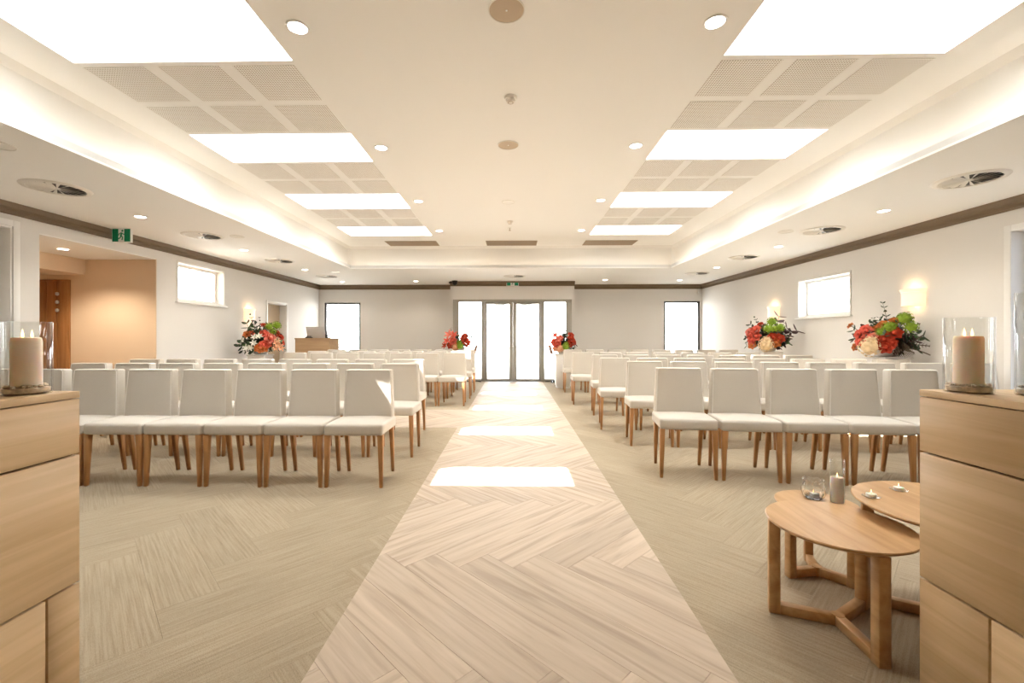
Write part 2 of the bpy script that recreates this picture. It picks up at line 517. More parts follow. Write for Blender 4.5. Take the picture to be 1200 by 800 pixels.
# cornices (brown stepped strip under the low ceiling)
def cornice(name, a0, a1, axis, at, sgn):
    pr = [(0, -.13), (.022, -.13), (.022, -.115), (.012, -.11), (.012, -.075), (.05, -.055), (.065, 0), (0, 0)]
    poly = [(at+sgn*x, ZL+z) for x, z in pr]
    m = MB(); m.prism(poly, axis, a0, a1); return struct(m.build(name, 'cornice_brown'))
cornice('trim_1', YF, YB, 'y', XL, 1)
cornice('trim_2', YF, YB, 'y', XR, -1)
cornice('trim_3', XL, ENT[0]-.08, 'x', YB, -1)
cornice('trim_4', ENT[1]+.08, XR, 'x', YB, -1)
cornice('trim_5', ENT[0]-.08, ENT[1]+.08, 'x', YD, -1)
for nm, bx in (('baseboard_left', [(XL, XL+.015, YF, NEAR_L[0]), (XL, XL+.015, NEAR_L[1], ALC[0]), (XL, XL+.015, ALC[1], DOOR_L[0]), (XL, XL+.015, DOOR_L[1], YB)]),
               ('baseboard_right', [(XR-.015, XR, YF, YB)]),
               ('baseboard_back', [(BW1[1], ENT[0]-.09, YB-.015, YB), (ENT[1]+.09, BW2[0], YB-.015, YB)])):
    m = MB()
    for b in bx: m.box(*b, 0, .1)
    struct(m.build(nm, 'white_paint'))

# windows -------------------------------------------------------------
def side_window(name, X, sgn, hole, fw=.05, arch=.06, sill=True, pane='window_glass'):
    """window in a side wall; sgn=+1: room lies towards +X"""
    y0, y1, z0, z1 = hole
    xo = X-sgn*WT
    def bx(m, xa, xb, *r): m.box(min(xa, xb), max(xa, xb), *r)
    m = MB()
    xa, xb = xo+sgn*.03, xo+sgn*.08
    for r in ((y0, y0+fw, z0, z1), (y1-fw, y1, z0, z1), (y0+fw, y1-fw, z0, z0+fw), (y0+fw, y1-fw, z1-fw, z1)): bx(m, xa, xb, *r)
    o = struct(m.build(name, 'white_paint', bevel=.004))
    m = MB(); bx(m, xo+sgn*.045, xo+sgn*.053, y0+fw-.005, y1-fw+.005, z0+fw-.005, z1-fw+.005); m.build('pane', pane, o)
    m = MB()
    a = arch; e = .012
    for r in ((y0-a, y0, z0-a, z1+a), (y1, y1+a, z0-a, z1+a), (y0, y1, z1, z1+a), (y0, y1, z0-a, z0)): bx(m, X, X+sgn*e, *r)
    m.build('architrave', 'white_paint', o, bevel=.003)
    if sill:
        m = MB(); bx(m, X, X+sgn*.05, y0-a-.03, y1+a+.03, z0-a-.02, z0-a); m.build('sill', 'white_paint', o, bevel=.004)
    return o
side_window('window_1', XL, 1, WIN_L, .045, .035)
side_window('window_2', XR, -1, WIN_R, .045, .03)
side_window('window_3', XR, -1, NEAR_R, .06, .07, pane='frosted_glass')
def back_window(name, hole):
    x0, x1, z0, z1 = hole
    m = MB(); fw = .055
    for r in ((x0, x0+fw, z0, z1), (x1-fw, x1, z0, z1), (x0+fw, x1-fw, z0, z0+fw), (x0+fw, x1-fw, z1-fw, z1)):
        m.box(r[0], r[1], YB+.03, YB+.09, r[2], r[3])
    o = struct(m.build(name, 'dark_frame', bevel=.003))
    m = MB(); m.box(x0+fw-.005, x1-fw+.005, YB+.055, YB+.063, z0+fw-.005, z1-fw+.005); m.build('pane', 'window_glass', o)
    return o
w = back_window('window_4', BW1)
m = MB(); m.tube([(-5.40, YB+.02, 1.28), (-5.40, YB-.0, 1.28), (-5.30, YB-.0, 1.28)], .012); m.build('handle', 'black', w)
back_window('window_5', BW2)

# entrance doors --------------------------------------------------------
x0, x1, z1 = ENT[0], ENT[1], 2.24
m = MB(); y0, y1 = YD, YD+.09
fr = [(x0, x0+.16), (-.86, -.76), (.76, .86), (x1-.16, x1)]
for a, b in fr: m.box(a, b, y0, y1, 0, z1-.07)
m.box(x0, x1, y0, y1, z1-.07, z1)
m.box(x0+.16, -.86, y0+.01, y1-.01, 0, .07).box(.86, x1-.16, y0+.01, y1-.01, 0, .07)
d1 = struct(m.build('door_1', 'frame_grey', bevel=.004), 'grey framed double glass entrance doors with sidelights')
for a, b in ((x0+.155, -.855), (.855, x1-.155)):
    m = MB(); m.box(a, b, y0+.04, y0+.05, .065, z1-.065); m.build('sidelight_pane', 'window_glass', d1)
for s in (-1, 1):
    m = MB()
    xa, xb = (.0005, .757)
    for (p, q, c, d) in ((xa, xa+.10, .005, z1-.072), (xb-.05, xb, .005, z1-.072), (xa+.10, xb-.05, .005, .07), (xa+.10, xb-.05, z1-.13, z1-.072)):
        m.box(min(s*p, s*q), max(s*p, s*q), y0+.015, y0+.065, c, d)
    leaf = m.build('door_leaf', 'frame_grey', d1, bevel=.003)
    m = MB(); a, b = sorted((s*(xa+.095), s*(xb-.04))); m.box(a, b, y0+.036, y0+.044, .085, z1-.145); m.build('pane', 'window_glass', leaf)
    m = MB(); a, b = sorted((s*.20, s*.50)); m.box(a, b, y0-.05, y0+.015, z1-.155, z1-.10); m.box(*sorted((s*.48, s*.70)), y0-.03, y0-.015, z1-.115, z1-.10)
    m.build('closer', 'frame_grey', leaf, bevel=.003)
    m = MB(); m.tube([(s*.05, y0+.02, 1.0), (s*.05, y0-.03, 1.0), (s*.09, y0-.03, 1.0)], .010); m.build('handle', 'frame_grey', leaf, smooth=True)

# near left door and far left doorway -----------------------------------
def left_door(name, hole, depth, leafmat, arch=.07):
    y0, y1, z0, z1 = hole
    m = MB()
    m.box(XL, XL+.015, y0-arch, y0, 0, z1+arch).box(XL, XL+.015, y1, y1+arch, 0, z1+arch).box(XL, XL+.015, y0, y1, z1, z1+arch)
    m.box(XL-WT+.01, XL, y0, y0+.02, 0, z1-.02).box(XL-WT+.01, XL, y1-.02, y1, 0, z1-.02).box(XL-WT+.01, XL, y0, y1, z1-.02, z1)
    o = struct(m.build(name, 'white_paint', bevel=.003))
    m = MB(); m.box(XL-depth-.04, XL-depth, y0+.02, y1-.02, .005, z1-.022); leaf = m.build('door_leaf', leafmat, o, bevel=.003)
    m = MB(); m.tube([(XL-depth, y0+.10, 1.02), (XL-depth+.05, y0+.10, 1.02), (XL-depth+.05, y0+.22, 1.02)], .011); m.build('handle', 'steel', leaf, smooth=True)
    return o
left_door('door_2', NEAR_L, .12, 'white_paint')
left_door('door_3', DOOR_L, .16, 'speaker_cloth', .05)

# alcove off the left wall -----------------------------------------------
AX = XL-WT; AB = XL-2.35
m = MB()
m.box(AB, XL-.001, ALC[1]-.012, ALC[1]+.1, 0, 2.56)
m.box(AB, AX, ALC[0]-.1, ALC[0], 0, 2.56)
m.box(AB-.1, AB, ALC[0]-.1, ALC[1]+.1, 0, 2.56)
struct(m.build('wall_alcove', 'tan_lit_paint'))
m = MB(); m.box(AB, XL-.001, ALC[0], ALC[1]-.012, 2.45, 2.56); struct(m.build('ceiling_alcove', 'ceiling_paint'))
m = MB(); m.box(AB, -6.82, ALC[0], ALC[1]-.012, 2.21, 2.45); struct(m.build('trim_6', 'tan_lit_paint'))
YA = ALC[1]-.012
m = MB(); m.box(-7.93, -7.06, YA-.03, YA, 0, 2.13)
d4 = struct(m.build('door_4', 'door_wood', bevel=.003))
for k in range(5):
    m = MB(); m.box(-7.91+k*.168, -7.91+k*.168+.155, YA-.042, YA-.03, .05, 2.10); m.build('panel', 'door_wood', d4, bevel=.002)
for k in range(3):
    m = MB(); m.lathe([(0, -.03), (.022, -.02), (.024, 0), (.022, .02), (0, .03)], 12, (-7.22, YA-.06, 1.90-.13*k)); m.build('handle', 'steel', d4, smooth=True)

# ------------------------------------------------------------------ ceilings
m = MB()
for a, b, c, d in wall_cells(XL, XR, YF, YB, [(LIPL, LIPR, LIPF, LIPB)]): m.box(a, b, c, d, ZL, ZL+.02)
low = struct(m.build('ceiling', 'ceiling_paint'))
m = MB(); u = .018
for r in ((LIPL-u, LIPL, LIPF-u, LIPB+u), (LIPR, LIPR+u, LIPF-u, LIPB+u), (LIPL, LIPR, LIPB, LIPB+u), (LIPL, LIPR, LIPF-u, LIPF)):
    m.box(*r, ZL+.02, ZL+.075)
m.build('cove_lip', 'lip_shade_paint', low)
m = MB(); u = .06
for r in ((CVL-u, CVL, CVF-u, CVB+u), (CVR, CVR+u, CVF-u, CVB+u), (CVL, CVR, CVB, CVB+u), (CVL, CVR, CVF-u, CVF)):
    m.box(*r, ZL+.02, ZH+.1)
m.build('cove_wall', 'cove_paint', low)
k = .055
m = MB()
m.prism([(CVL, ZH-k), (CVL+k, ZH), (CVL, ZH)], 'y', CVF, CVB).prism([(CVR, ZH-k), (CVR-k, ZH), (CVR, ZH)], 'y', CVF, CVB)
m.prism([(CVB, ZH-k), (CVB-k, ZH), (CVB, ZH)], 'x', CVL, CVR)
m.prism([(CVL, CVB-k), (CVL+k, CVB), (CVL, CVB)], 'z', ZL+.02, ZH).prism([(CVR, CVB-k), (CVR-k, CVB), (CVR, CVB)], 'z', ZL+.02, ZH)
m.build('cove_fillet', 'cove_paint', low)
m = MB()
holes = [(*x, *y) for x in SKX for y in SKY]
for a, b, c, d in wall_cells(CVL-.05, CVR+.05, CVF-.05, CVB+.05, holes): m.box(a, b, c, d, ZH, ZH+.1)
high = struct(m.build('ceiling_raised', 'ceiling_paint'))

# perforated acoustic panels set between the skylights
pm = {}
def perf_panel(w_, d_):
    key = (round(w_, 3), round(d_, 3))
    if key not in pm:
        me = MB().box(-w_/2, w_/2, -d_/2, d_/2, -.003, 0).mesh('perforated_panel')
        l = me.uv_layers.new(name='UVMap')
        for lp in me.loops: v = me.vertices[lp.vertex_index].co; l.data[lp.index].uv = (v.x+10, v.y+10)
        me.materials.append(MATS['perforated_board']); pm[key] = me
    return pm[key]
for (xa, xb) in SKX:
    for i in range(3):
        ya, yb = SKY[i][1]+.045, SKY[i+1][0]-.045
        for r in range(2):
            dy = (yb-ya-.085)/2; cy = ya+dy/2+r*(dy+.085)
            for c in range(3):
                wx = (xb-xa-.04-.2)/3; cx = xa+.02+wx/2+c*(wx+.10)
                link('perforated_panel', perf_panel(wx, dy), None, high, (cx, cy, ZH))

# skylights
n_ = 0
ORD = ['nearest', 'second', 'third', 'farthest']
for si, (xa, xb) in enumerate(SKX):
    for i, (ya, yb) in enumerate(SKY):
        n_ += 1
        m = MB(); w_ = .03
        e_ = .008
        for r_ in ((xa-w_, xa+e_, ya-w_, yb+w_), (xb-e_, xb+w_, ya-w_, yb+w_), (xa+e_, xb-e_, ya-w_, ya+e_), (xa+e_, xb-e_, yb-e_, yb+w_)):
            m.box(*r_, ZH+.101, ZG)
        for r_ in ((xa+.001, xa+e_, ya+.001, yb-.001), (xb-e_, xb-.001, ya+.001, yb-.001), (xa+e_, xb-e_, ya+.001, ya+e_), (xa+e_, xb-e_, yb-e_, yb-.001)):
            m.box(*r_, ZH-.001, ZH+.101)
        o = m.build('window_skylight_%d' % n_, 'well_paint')
        struct(o, '%s white-lined ceiling skylight on the %s of the aisle' % (ORD[i], 'left' if si == 0 else 'right'))
        m = MB(); m.box(xa-.02, xb+.02, ya-.02, yb+.02, ZG, ZG+.008); m.build('pane', 'window_glass', o)

# roof over the low ceiling, unseen eaves added to block light, and ground outside
m = MB()
for a, b, c, d in wall_cells(XL-1.3, XR+1.3, YF-.5, YB+4.0, [(CVL-.07, CVR+.07, CVF-.07, CVB+.07)]): m.box(a, b, c, d, 2.92, 3.05)  # deep overhang past the entrance added to cut sky light indoors
struct(m.build('roof', 'roofing'))
m = MB(); m.box(-40, 40, -30, 60, -.3, -.13); struct(m.build('ground', 'paving'))
m = MB(); m.box(XL-1.0, XR+1.0, YB+.3, YB+8, -.14, -.015); struct(m.build('floor_terrace', 'paving'))

# warm LED strips lying in the cove trough
LC = (1, .84, .66)
B_ = math.radians(125)
for nm, loc, sx, sy, rot in (
        ('left', (LIPL-.03, (LIPF+LIPB)/2, ZL+.04), .02, LIPB-LIPF, (0, B_, 0)),
        ('right', (LIPR+.03, (LIPF+LIPB)/2, ZL+.04), .02, LIPB-LIPF, (0, -B_, 0)),
        ('back', ((LIPL+LIPR)/2, LIPB+.03, ZL+.04), LIPR-LIPL, .02, (B_, 0, 0))):
    ln = sx if nm == 'back' else sy
    k_ = 3 if nm == 'back' else 4; sg = ln/k_
    for q_ in range(k_):
        off = -ln/2+sg*(q_+.5)
        if nm == 'back': l_, a_, b_ = (loc[0]+off, loc[1], loc[2]), sg, sy
        else: l_, a_, b_ = (loc[0], loc[1]+off, loc[2]), sx, sg
        lamp('cove_led_strip', 'AREA', low, l_, LED_W*sg, LC, sx=a_, sy=b_, rot=rot)

# ------------------------------------------------------------------ ceiling fittings
ring_me = MB().ring([(.058, 0), (.075, 0), (.072, -.007), (.060, -.007)], 28).mesh('trim_ring', smooth=True); ring_me.materials.append(MATS['white_paint'])
lens_me = MB().lathe([(0, -.003), (.059, -.003), (.059, 0), (0, 0)], 28).mesh('lens'); lens_me.materials.append(MATS['lens_glow'])
def downlight(x, y, z, label, group, watts=DOWN_W):
    t = thing('downlight', label, 'downlight', (x, y, z), 0, group)
    link('trim_ring', ring_me, None, t); link('lens', lens_me, None, t)
    lamp('lamp', 'SPOT', t, (0, 0, -.02), watts, (1, .87, .70), .055, cone=2.3)
POSN = ['nearest', 'second', 'third', 'farthest']
for i, y in enumerate((2.90, 4.76, 6.65, 8.52)):
    for s, x in (('left', -1.42), ('right', 1.31)):
        downlight(x, y, ZH, '%s round downlight in the raised ceiling beside the %s skylights' % (POSN[i], s), 'raised ceiling downlights')
for i, (yl, yr) in enumerate(((5.49, 5.40), (7.64, 7.50), (9.90, 9.75), (12.1, 11.9))):
    downlight(-4.68, yl, ZL, '%s round downlight in the low ceiling along the left wall' % POSN[i], 'low ceiling downlights')
    downlight(4.44, yr, ZL, '%s round downlight in the low ceiling along the right wall' % POSN[i], 'low ceiling downlights')
downlight(-2.63, 12.0, ZL, 'round downlight in the low ceiling left of the entrance', 'low ceiling downlights')
downlight(2.44, 11.8, ZL, 'round downlight in the low ceiling right of the entrance', 'low ceiling downlights')
downlight(-6.30, 6.1, 2.45, 'round downlight inside the tan alcove ceiling', 'low ceiling downlights', 55)

# swirl air diffusers
rim = MB().ring([(.215, 0), (.275, 0), (.265, -.012), (.225, -.014)], 40).mesh('rim', smooth=True); rim.materials.append(MATS['plastic_white'])
hub = MB().lathe([(0, -.014), (.028, -.012), (.032, 0), (0, 0)], 20).mesh('hub', smooth=True); hub.materials.append(MATS['plastic_white'])
back = MB().lathe([(0, -.002), (.22, -.002), (.22, 0), (0, 0)], 32).mesh('plenum'); back.materials.append(MATS['black'])
vm = MB()
vm.add([(.03, -.004, -.012), (.222, -.020, -.016), (.222, .016, -.0025), (.03, .004, -.0025), (.03, -.004, -.0135), (.222, -.020, -.0175), (.222, .016, -.004), (.03, .004, -.004)],
       [(0, 1, 2, 3), (7, 6, 5, 4), (0, 4, 5, 1), (1, 5, 6, 2), (2, 6, 7, 3), (3, 7, 4, 0)])
vane = vm.mesh('vane'); vane.materials.append(MATS['plastic_white'])
def diffuser(x, y, label):
    t = thing('air_diffuser', label, 'air diffuser', (x, y, ZL), 0, 'swirl air diffusers')
    link('rim', rim, None, t); link('hub', hub, None, t); link('plenum', back, None, t)
    for k in range(18): link('vane', vane, None, t, rot=(0, 0, 2*PI*k/18))
for i, (yl, yr) in enumerate(((4.42, 4.34), (6.54, 6.38), (8.74, 8.5), (11.0, 10.65))):
    diffuser(-4.63, yl, '%s white swirl air diffuser in the low ceiling along the left wall' % POSN[i])
    diffuser(4.38, yr, '%s white swirl air diffuser in the low ceiling along the right wall' % POSN[i])
diffuser(.04, 11.05, 'white swirl air diffuser in the ceiling before the entrance')

def ceiling_speaker(x, y, z, r, label, tint='speaker_cloth'):
    t = thing('ceiling_speaker', label, 'speaker', (x, y, z), 0, 'round ceiling speakers')
    MB().ring([(r*.93, 0), (r, 0), (r*.99, -.006), (r*.94, -.006)], 36).build('trim_ring', 'plastic_white', t, smooth=True)
    MB().lathe([(0, -.004), (r*.935, -.003), (r*.935, 0), (0, 0)], 36).build('grille', tint, t, smooth=True)
    if r > .1: MB().lathe([(0, -.007), (.006, -.007), (.007, -.003), (0, -.003)], 12).build('indicator', 'sign_white', t)
ceiling_speaker(-.04, 2.77, ZH, .115, 'round tan ceiling speaker nearest the camera on the ceiling centreline')
ceiling_speaker(-.05, 4.72, ZH, .112, 'pale round ceiling speaker on the centreline behind the smoke detector')
ceiling_speaker(-.07, 6.72, ZH, .10, 'faint round ceiling speaker third along the ceiling centreline', 'ceiling_paint')
ceiling_speaker(-4.05, 3.42, ZL, .10, 'faint round speaker in the low ceiling at the far left edge', 'plastic_white')
ceiling_speaker(-4.15, 6.6, ZL, .10, 'faint round speaker in the low ceiling beside the second left diffuser', 'plastic_white')
ceiling_speaker(3.92, 6.45, ZL, .10, 'faint round speaker in the low ceiling beside the second right diffuser', 'plastic_white')
ceiling_speaker(-4.15, 10.3, ZL, .10, 'faint round speaker in the low ceiling near the far left corner', 'plastic_white')
def smoke(x, y, label):
    t = thing('smoke_detector', label, 'smoke detector', (x, y, ZH), 0, 'ceiling smoke detectors')
    MB().lathe([(0, -.02), (.05, -.02), (.055, -.012), (.055, 0), (0, 0)], 28).build('base', 'plastic_white', t, smooth=True)
    MB().lathe([(0, -.048), (.02, -.048), (.036, -.042), (.040, -.026), (.04, -.02), (0, -.02)], 24).build('head', 'plastic_white', t, smooth=True)
    MB().ring([(.018, -.049), (.024, -.049), (.024, -.046), (.018, -.046)], 20).build('vent_ring', 'grille_brown', t)
smoke(-.02, 3.78, 'small white smoke detector between the two nearest ceiling speakers')
smoke(-.05, 7.85, 'small white smoke detector on the ceiling centreline far from the camera')
t = thing('sprinkler_head', 'tiny ceiling sprinkler head on the centreline before the middle grille', 'sprinkler', (-.06, 8.32, ZH))
MB().lathe([(0, -.006), (.03, -.006), (.034, 0), (0, 0)], 16).build('escutcheon', 'plastic_white', t, smooth=True)
MB().lathe([(0, -.05), (.02, -.05), (.02, -.046), (.006, -.044), (.008, -.006), (0, -.006)], 12).build('head', 'grille_brown', t, smooth=True)

sl = MB().box(-.53, .53, -.0125, .0125, -.006, -.001).mesh('slat'); sl.materials.append(MATS['grille_brown'])
for x, lab in ((-2.19, 'left'), (-.03, 'middle'), (2.09, 'right')):
    t = thing('return_air_grille', '%s brown linear return air grille at the far end of the raised ceiling' % lab, 'air grille', (x, 9.66, ZH), 0, 'return air grilles')
    MB().box(-.55, .55, -.24, -.22, -.008, 0).box(-.55, .55, .22, .24, -.008, 0).box(-.55, -.53, -.22, .22, -.008, 0).box(.53, .55, -.22, .22, -.008, 0).build('frame', 'grille_brown', t)
    MB().box(-.53, .53, -.22, .22, -.001, 0).build('backing', 'subfloor', t)
    for k in range(12): link('slat', sl, None, t, (0, -.2+k*.0364, 0))

# exit signs
def exit_sign(x, y, z, w_, h_, label, rz=0):
    t = thing('exit_sign', label, 'exit sign', (x, y, z), rz, 'green exit signs')
    MB().box(-w_/2, w_/2, -.012, .02, -h_/2, h_/2).build('housing', 'sign_white', t, bevel=.003)
    a, b = w_*.47, h_*.44
    MB().box(-a, -w_*.16, -.0145, -.012, -b, b).build('green_panel', 'sign_green', t)
    MB().box(w_*.16, a, -.0145, -.012, -b, b).build('green_panel', 'sign_green', t)
    # running figure on the white middle
    s = h_*.42; f = MB(); yy = -.0145
    def limb(p, q, r_):
        p, q = Vector(p), Vector(q); n2 = (q-p).orthogonal().normalized() if False else Vector((-(q-p).y, (q-p).x)).normalized()*r_
        c = [p+n2, q+n2, q-n2, p-n2]
        f.add([(v.x*s, yy, v.y*s) for v in c]+[(v.x*s, -.012, v.y*s) for v in c], [(0, 1, 2, 3), (7, 6, 5, 4), (0, 4, 5, 1), (1, 5, 6, 2), (2, 6, 7, 3), (3, 7, 4, 0)])
    for p, q, r_ in (((.08, .45), (-.08, -.05), .13), ((-.08, -.05), (.22, -.3), .09), ((.22, -.3), (.12, -.8), .08), ((-.08, -.05), (-.2, -.45), .09), ((-.2, -.45), (-.6, -.6), .08),
                     ((.1, .4), (.42, .12), .06), ((.42, .12), (.62, .3), .06), ((.06, .42), (-.32, .3), .06), ((-.32, .3), (-.45, -.02), .06)): limb(p, q, r_)
    n = 12; f.add([(.2*s+.17*s*math.cos(2*PI*k/n), yy, .74*s+.17*s*math.sin(2*PI*k/n)) for k in range(n)], [tuple(range(n))])
    f.build('running_figure', 'sign_green', t)
    MB().box(-.02, .02, .0, .012, h_/2, h_/2+.06).build('bracket', 'sign_white', t)
exit_sign(-5.46, 6.10, 2.635, .27, .20, 'green exit sign with running figure near the left alcove')
exit_sign(-.01, YD-.04, 2.665, .33, .13, 'green exit sign above the glass entrance doors')

# dome camera at the bulkhead corner
t = thing('dome_camera', 'small black dome security camera at the ceiling left of the entrance', 'camera', (ENT[0]+.07, YD-.16, ZL))
MB().lathe([(0, -.03), (.075, -.03), (.08, 0), (0, 0)], 20).build('base', 'black', t, smooth=True)
MB().lathe([(0, -.125), (.03, -.12), (.055, -.1), (.068, -.065), (.07, -.03), (0, -.03)], 20).build('dome', 'black', t, smooth=True)
MB().tube([(-.07, 0, -.045), (-.16, 0, -.05)], .02).build('bracket_arm', 'black', t)

# wall sconces
def sconce(X, sgn, y, z, label):
    t = thing('wall_sconce', label, 'wall lamp', (X, y, z), 0, 'wall sconces')
    seg = 16
    vs, fs = [], []
    for zz, q in ((-.11, 1.0), (.07, 1.0), (.115, 1.14)):
        for k in range(seg+1):
            a = PI*k/seg; vs.append((sgn*(.008+.105*q*math.sin(a)), -.165*q*math.cos(a), zz))
        for k in range(seg+1):
            a = PI*k/seg; vs.append((sgn*(.008+.099*q*math.sin(a)), -.159*q*math.cos(a), zz))
    n = seg+1; st = 2*n
    for L_ in range(2):
        for k in range(seg):
            a = L_*st+k; fs.append((a, a+1, a+1+st, a+st)); b = a+n; fs.append((b+st, b+1+st, b+1, b))
    for L_ in (0, 2):
        for k in range(seg): a = L_*st+k; fs.append((a, a+n, a+n+1, a+1))
    m = MB(); m.add(vs, fs); m.build('shade', 'shade_glow', t, smooth=True)
    for zz in (-.112, .072):
        m = MB(); m.tube([(sgn*(.008+.107*math.sin(PI*k/seg)), -.167*math.cos(PI*k/seg), zz) for k in range(seg+1)], .004, 6); m.build('shade_trim', 'wax_white', t, smooth=True)
    m = MB(); m.box(min(0, sgn*.012), max(0, sgn*.012), -.05, .05, -.07, .07); m.build('back_plate', 'white_paint', t)
    m = MB(); m.lathe([(0, -.04), (.02, -.03), (.028, 0), (.015, .035), (0, .045)], 12, (sgn*.055, 0, 0)); m.build('bulb', 'bulb_glow', t, smooth=True)
    lamp('glow_up', 'POINT', t, (sgn*.08, 0, .14), SCONCE_W, (1, .70, .40), .004)
    lamp('glow_down', 'POINT', t, (sgn*.08, 0, -.14), SCONCE_W*.7, (1, .70, .40), .004)
sconce(XL, 1, 9.42, 1.70, 'lit warm wall sconce above the flowers on the left wall')
sconce(XR, -1, 6.12, 1.75, 'lit warm wall sconce nearest the camera on the right wall')
sconce(XR, -1, 9.33, 1.73, 'lit warm wall sconce farther along the right wall beyond the window')

# ------------------------------------------------------------------ chairs
def make_chair():
    t = thing('upholstered_chair', '', 'chair', (0, 0, 0))
    W_, = (.478,)
    st = rounded_box(W_, .425, .093, .022, 6, dome=(.018, .004, 0, 0)); st.v = [(x, y, z+.42) for x, y, z in st.v]
    st.build('seat', 'fabric', t, smooth=True)
    # backrest: slightly hollow front, gentle lean
    b = rounded_box(.452, .088, .475, .018, 6); vs = []
    for x, y, z in b.v:
        u = x/.226; q = z/.475
        y += .006*(u*u) + .03*q
        w_ = 1-.10*q
        if y < .03: y -= .005*math.sin(PI*q)*(1-u*u)
        vs.append((x*w_, y+.348, z+.452))
    b.v = vs; bk = b.build('backrest', 'fabric', t, smooth=True)
    def rim(zz, u):
        q = (zz-.452)/.475; hw = .226*(1-.10*q)-.012
        return (u*hw, .348+.006*u*u+.03*q-.0005, zz)
    pts = [rim(.47+.438*k/8, -1) for k in range(9)]+[rim(.915, -.975)]+[rim(.919, -.94+1.88*k/8) for k in range(9)]+[rim(.915, .975)]+[rim(.908-.438*k/8, 1) for k in range(9)]
    MB().tube(pts, .0042, 6).build('piping', 'piping_fabric', bk, smooth=True)
    for s in (-1, 1):
        x = s*(W_/2-.024)
        def q4(cx, cy, hx, hy, z): return [(cx-hx, cy-hy, z), (cx+hx, cy-hy, z), (cx+hx, cy+hy, z), (cx-hx, cy+hy, z)]
        m = MB(); m.frust(q4(x+s*.008, .020, .013, .014, 0), q4(x, .027, .022, .022, .424)); m.build('leg', 'leg_wood', t, bevel=.003, seg=1)
        m = MB(); m.frust(q4(x-s*.016, .465, .012, .014, 0), q4(x-s*.012, .40, .019, .022, .43)); m.build('leg', 'leg_wood', t, bevel=.003, seg=1)
    return t
chair0 = make_chair(); first = [True]
ORDN = ['first', 'second', 'third', 'fourth', 'fifth', 'sixth', 'seventh', 'eighth']
def row(side, rname, x, y, n, slope, pitch, bend=0.0):
    s = -1 if side == 'left' else 1
    for k in range(n):
        if first[0]: o = chair0; first[0] = False
        else: o = copy_tree(chair0)
        a = math.atan(slope+bend*k)
        mx, my = x+s*pitch/2*math.cos(a), y+s*pitch/2*math.sin(a)
        o.location = (mx, my, 0); o.rotation_euler = (0, 0, a+random.uniform(-.008, .008))
        x += s*pitch*math.cos(a); y += s*pitch*math.sin(a)
        tag(o, 'pale upholstered chair with oak legs, %s from the aisle, %s row %s of aisle' % (ORDN[k], rname, side), 'chair', 'rows of pale upholstered chairs')
row('left', 'front', -1.04, 3.55, 8, 0, .4955)
row('left', 'second', -1.00, 4.46, 8, 0, .4955)
row('left', 'third', -1.115, 5.34, 8, 0, .4955)
row('left', 'fourth', -.84, 7.78, 7, 0, .4955)
row('left', 'fifth', -.82, 8.71, 7, 0, .4955)
row('left', 'last', -.83, 9.70, 7, 0, .4955)
row('right', 'front', 1.255, 3.86, 5, -.145, .507, .02)
row('right', 'second', 1.29, 4.97, 8, -.10, .505)
row('right', 'third', 1.135, 5.86, 8, -.10, .505)
row('right', 'fourth', 1.225, 6.90, 7, -.06, .505)
row('right', 'fifth', 1.06, 7.99, 7, -.03, .505)
row('right', 'last', 1.11, 9.75, 8, 0, .505)

# ------------------------------------------------------------------ cabinets beside the camera
def cabinet(face, s, far, near, cuts, label):
    """face: x of the inner face, s: direction of the cabinet's depth"""
    t = thing('credenza', label, 'cabinet', (face+s*.225, far, 0), 0, 'oak credenzas')
    dp = .45; L_ = far-near; top = 1.04
    lx = -s*.225                       # inner face in local x
    def bx(m, a, b, *r): m.box(min(a, b), max(a, b), *r)
    m = MB(); bx(m, lx+s*.022, lx+s*dp, -L_+.004, -.004, .03, top-.024); m.build('body', 'cornice_brown', t)
    m = MB(); bx(m, lx, lx+s*dp, -L_, 0, top-.022, top); m.build('top', 'oak_cabinet', t, bevel=.0015)
    m = MB(); bx(m, lx+s*.05, lx+s*(dp-.03), -L_+.03, -.03, 0, .03); m.build('plinth', 'dark_frame', t)
    g = .0035
    for zi, (z0, z1, ys) in enumerate(cuts):
        e = [0]+[y-far for y in ys]+[-L_]
        for a, b in zip(e, e[1:]):
            m = MB(); bx(m, lx, lx+s*.02, b+g, a-(g if a else .001), z0+g, z1-g)
            m.build('drawer_front' if zi < 2 else 'door', 'oak_cabinet', t, bevel=.0012, seg=1)
    return t
cabinet(-1.44, -1, 1.45, -.5, [(.832, 1.018, [.2]), (.408, .832, [.2]), (.03, .408, [1.345, .5])], 'oak credenza with flush drawers at the left edge of the photo')
cabinet(1.395, 1, 1.55, -.4, [(.828, 1.018, [1.215, .3]), (.398, .828, [1.215, .3]), (.03, .398, [1.325, .6])], 'oak credenza with flush drawers at the right edge beside the tables')

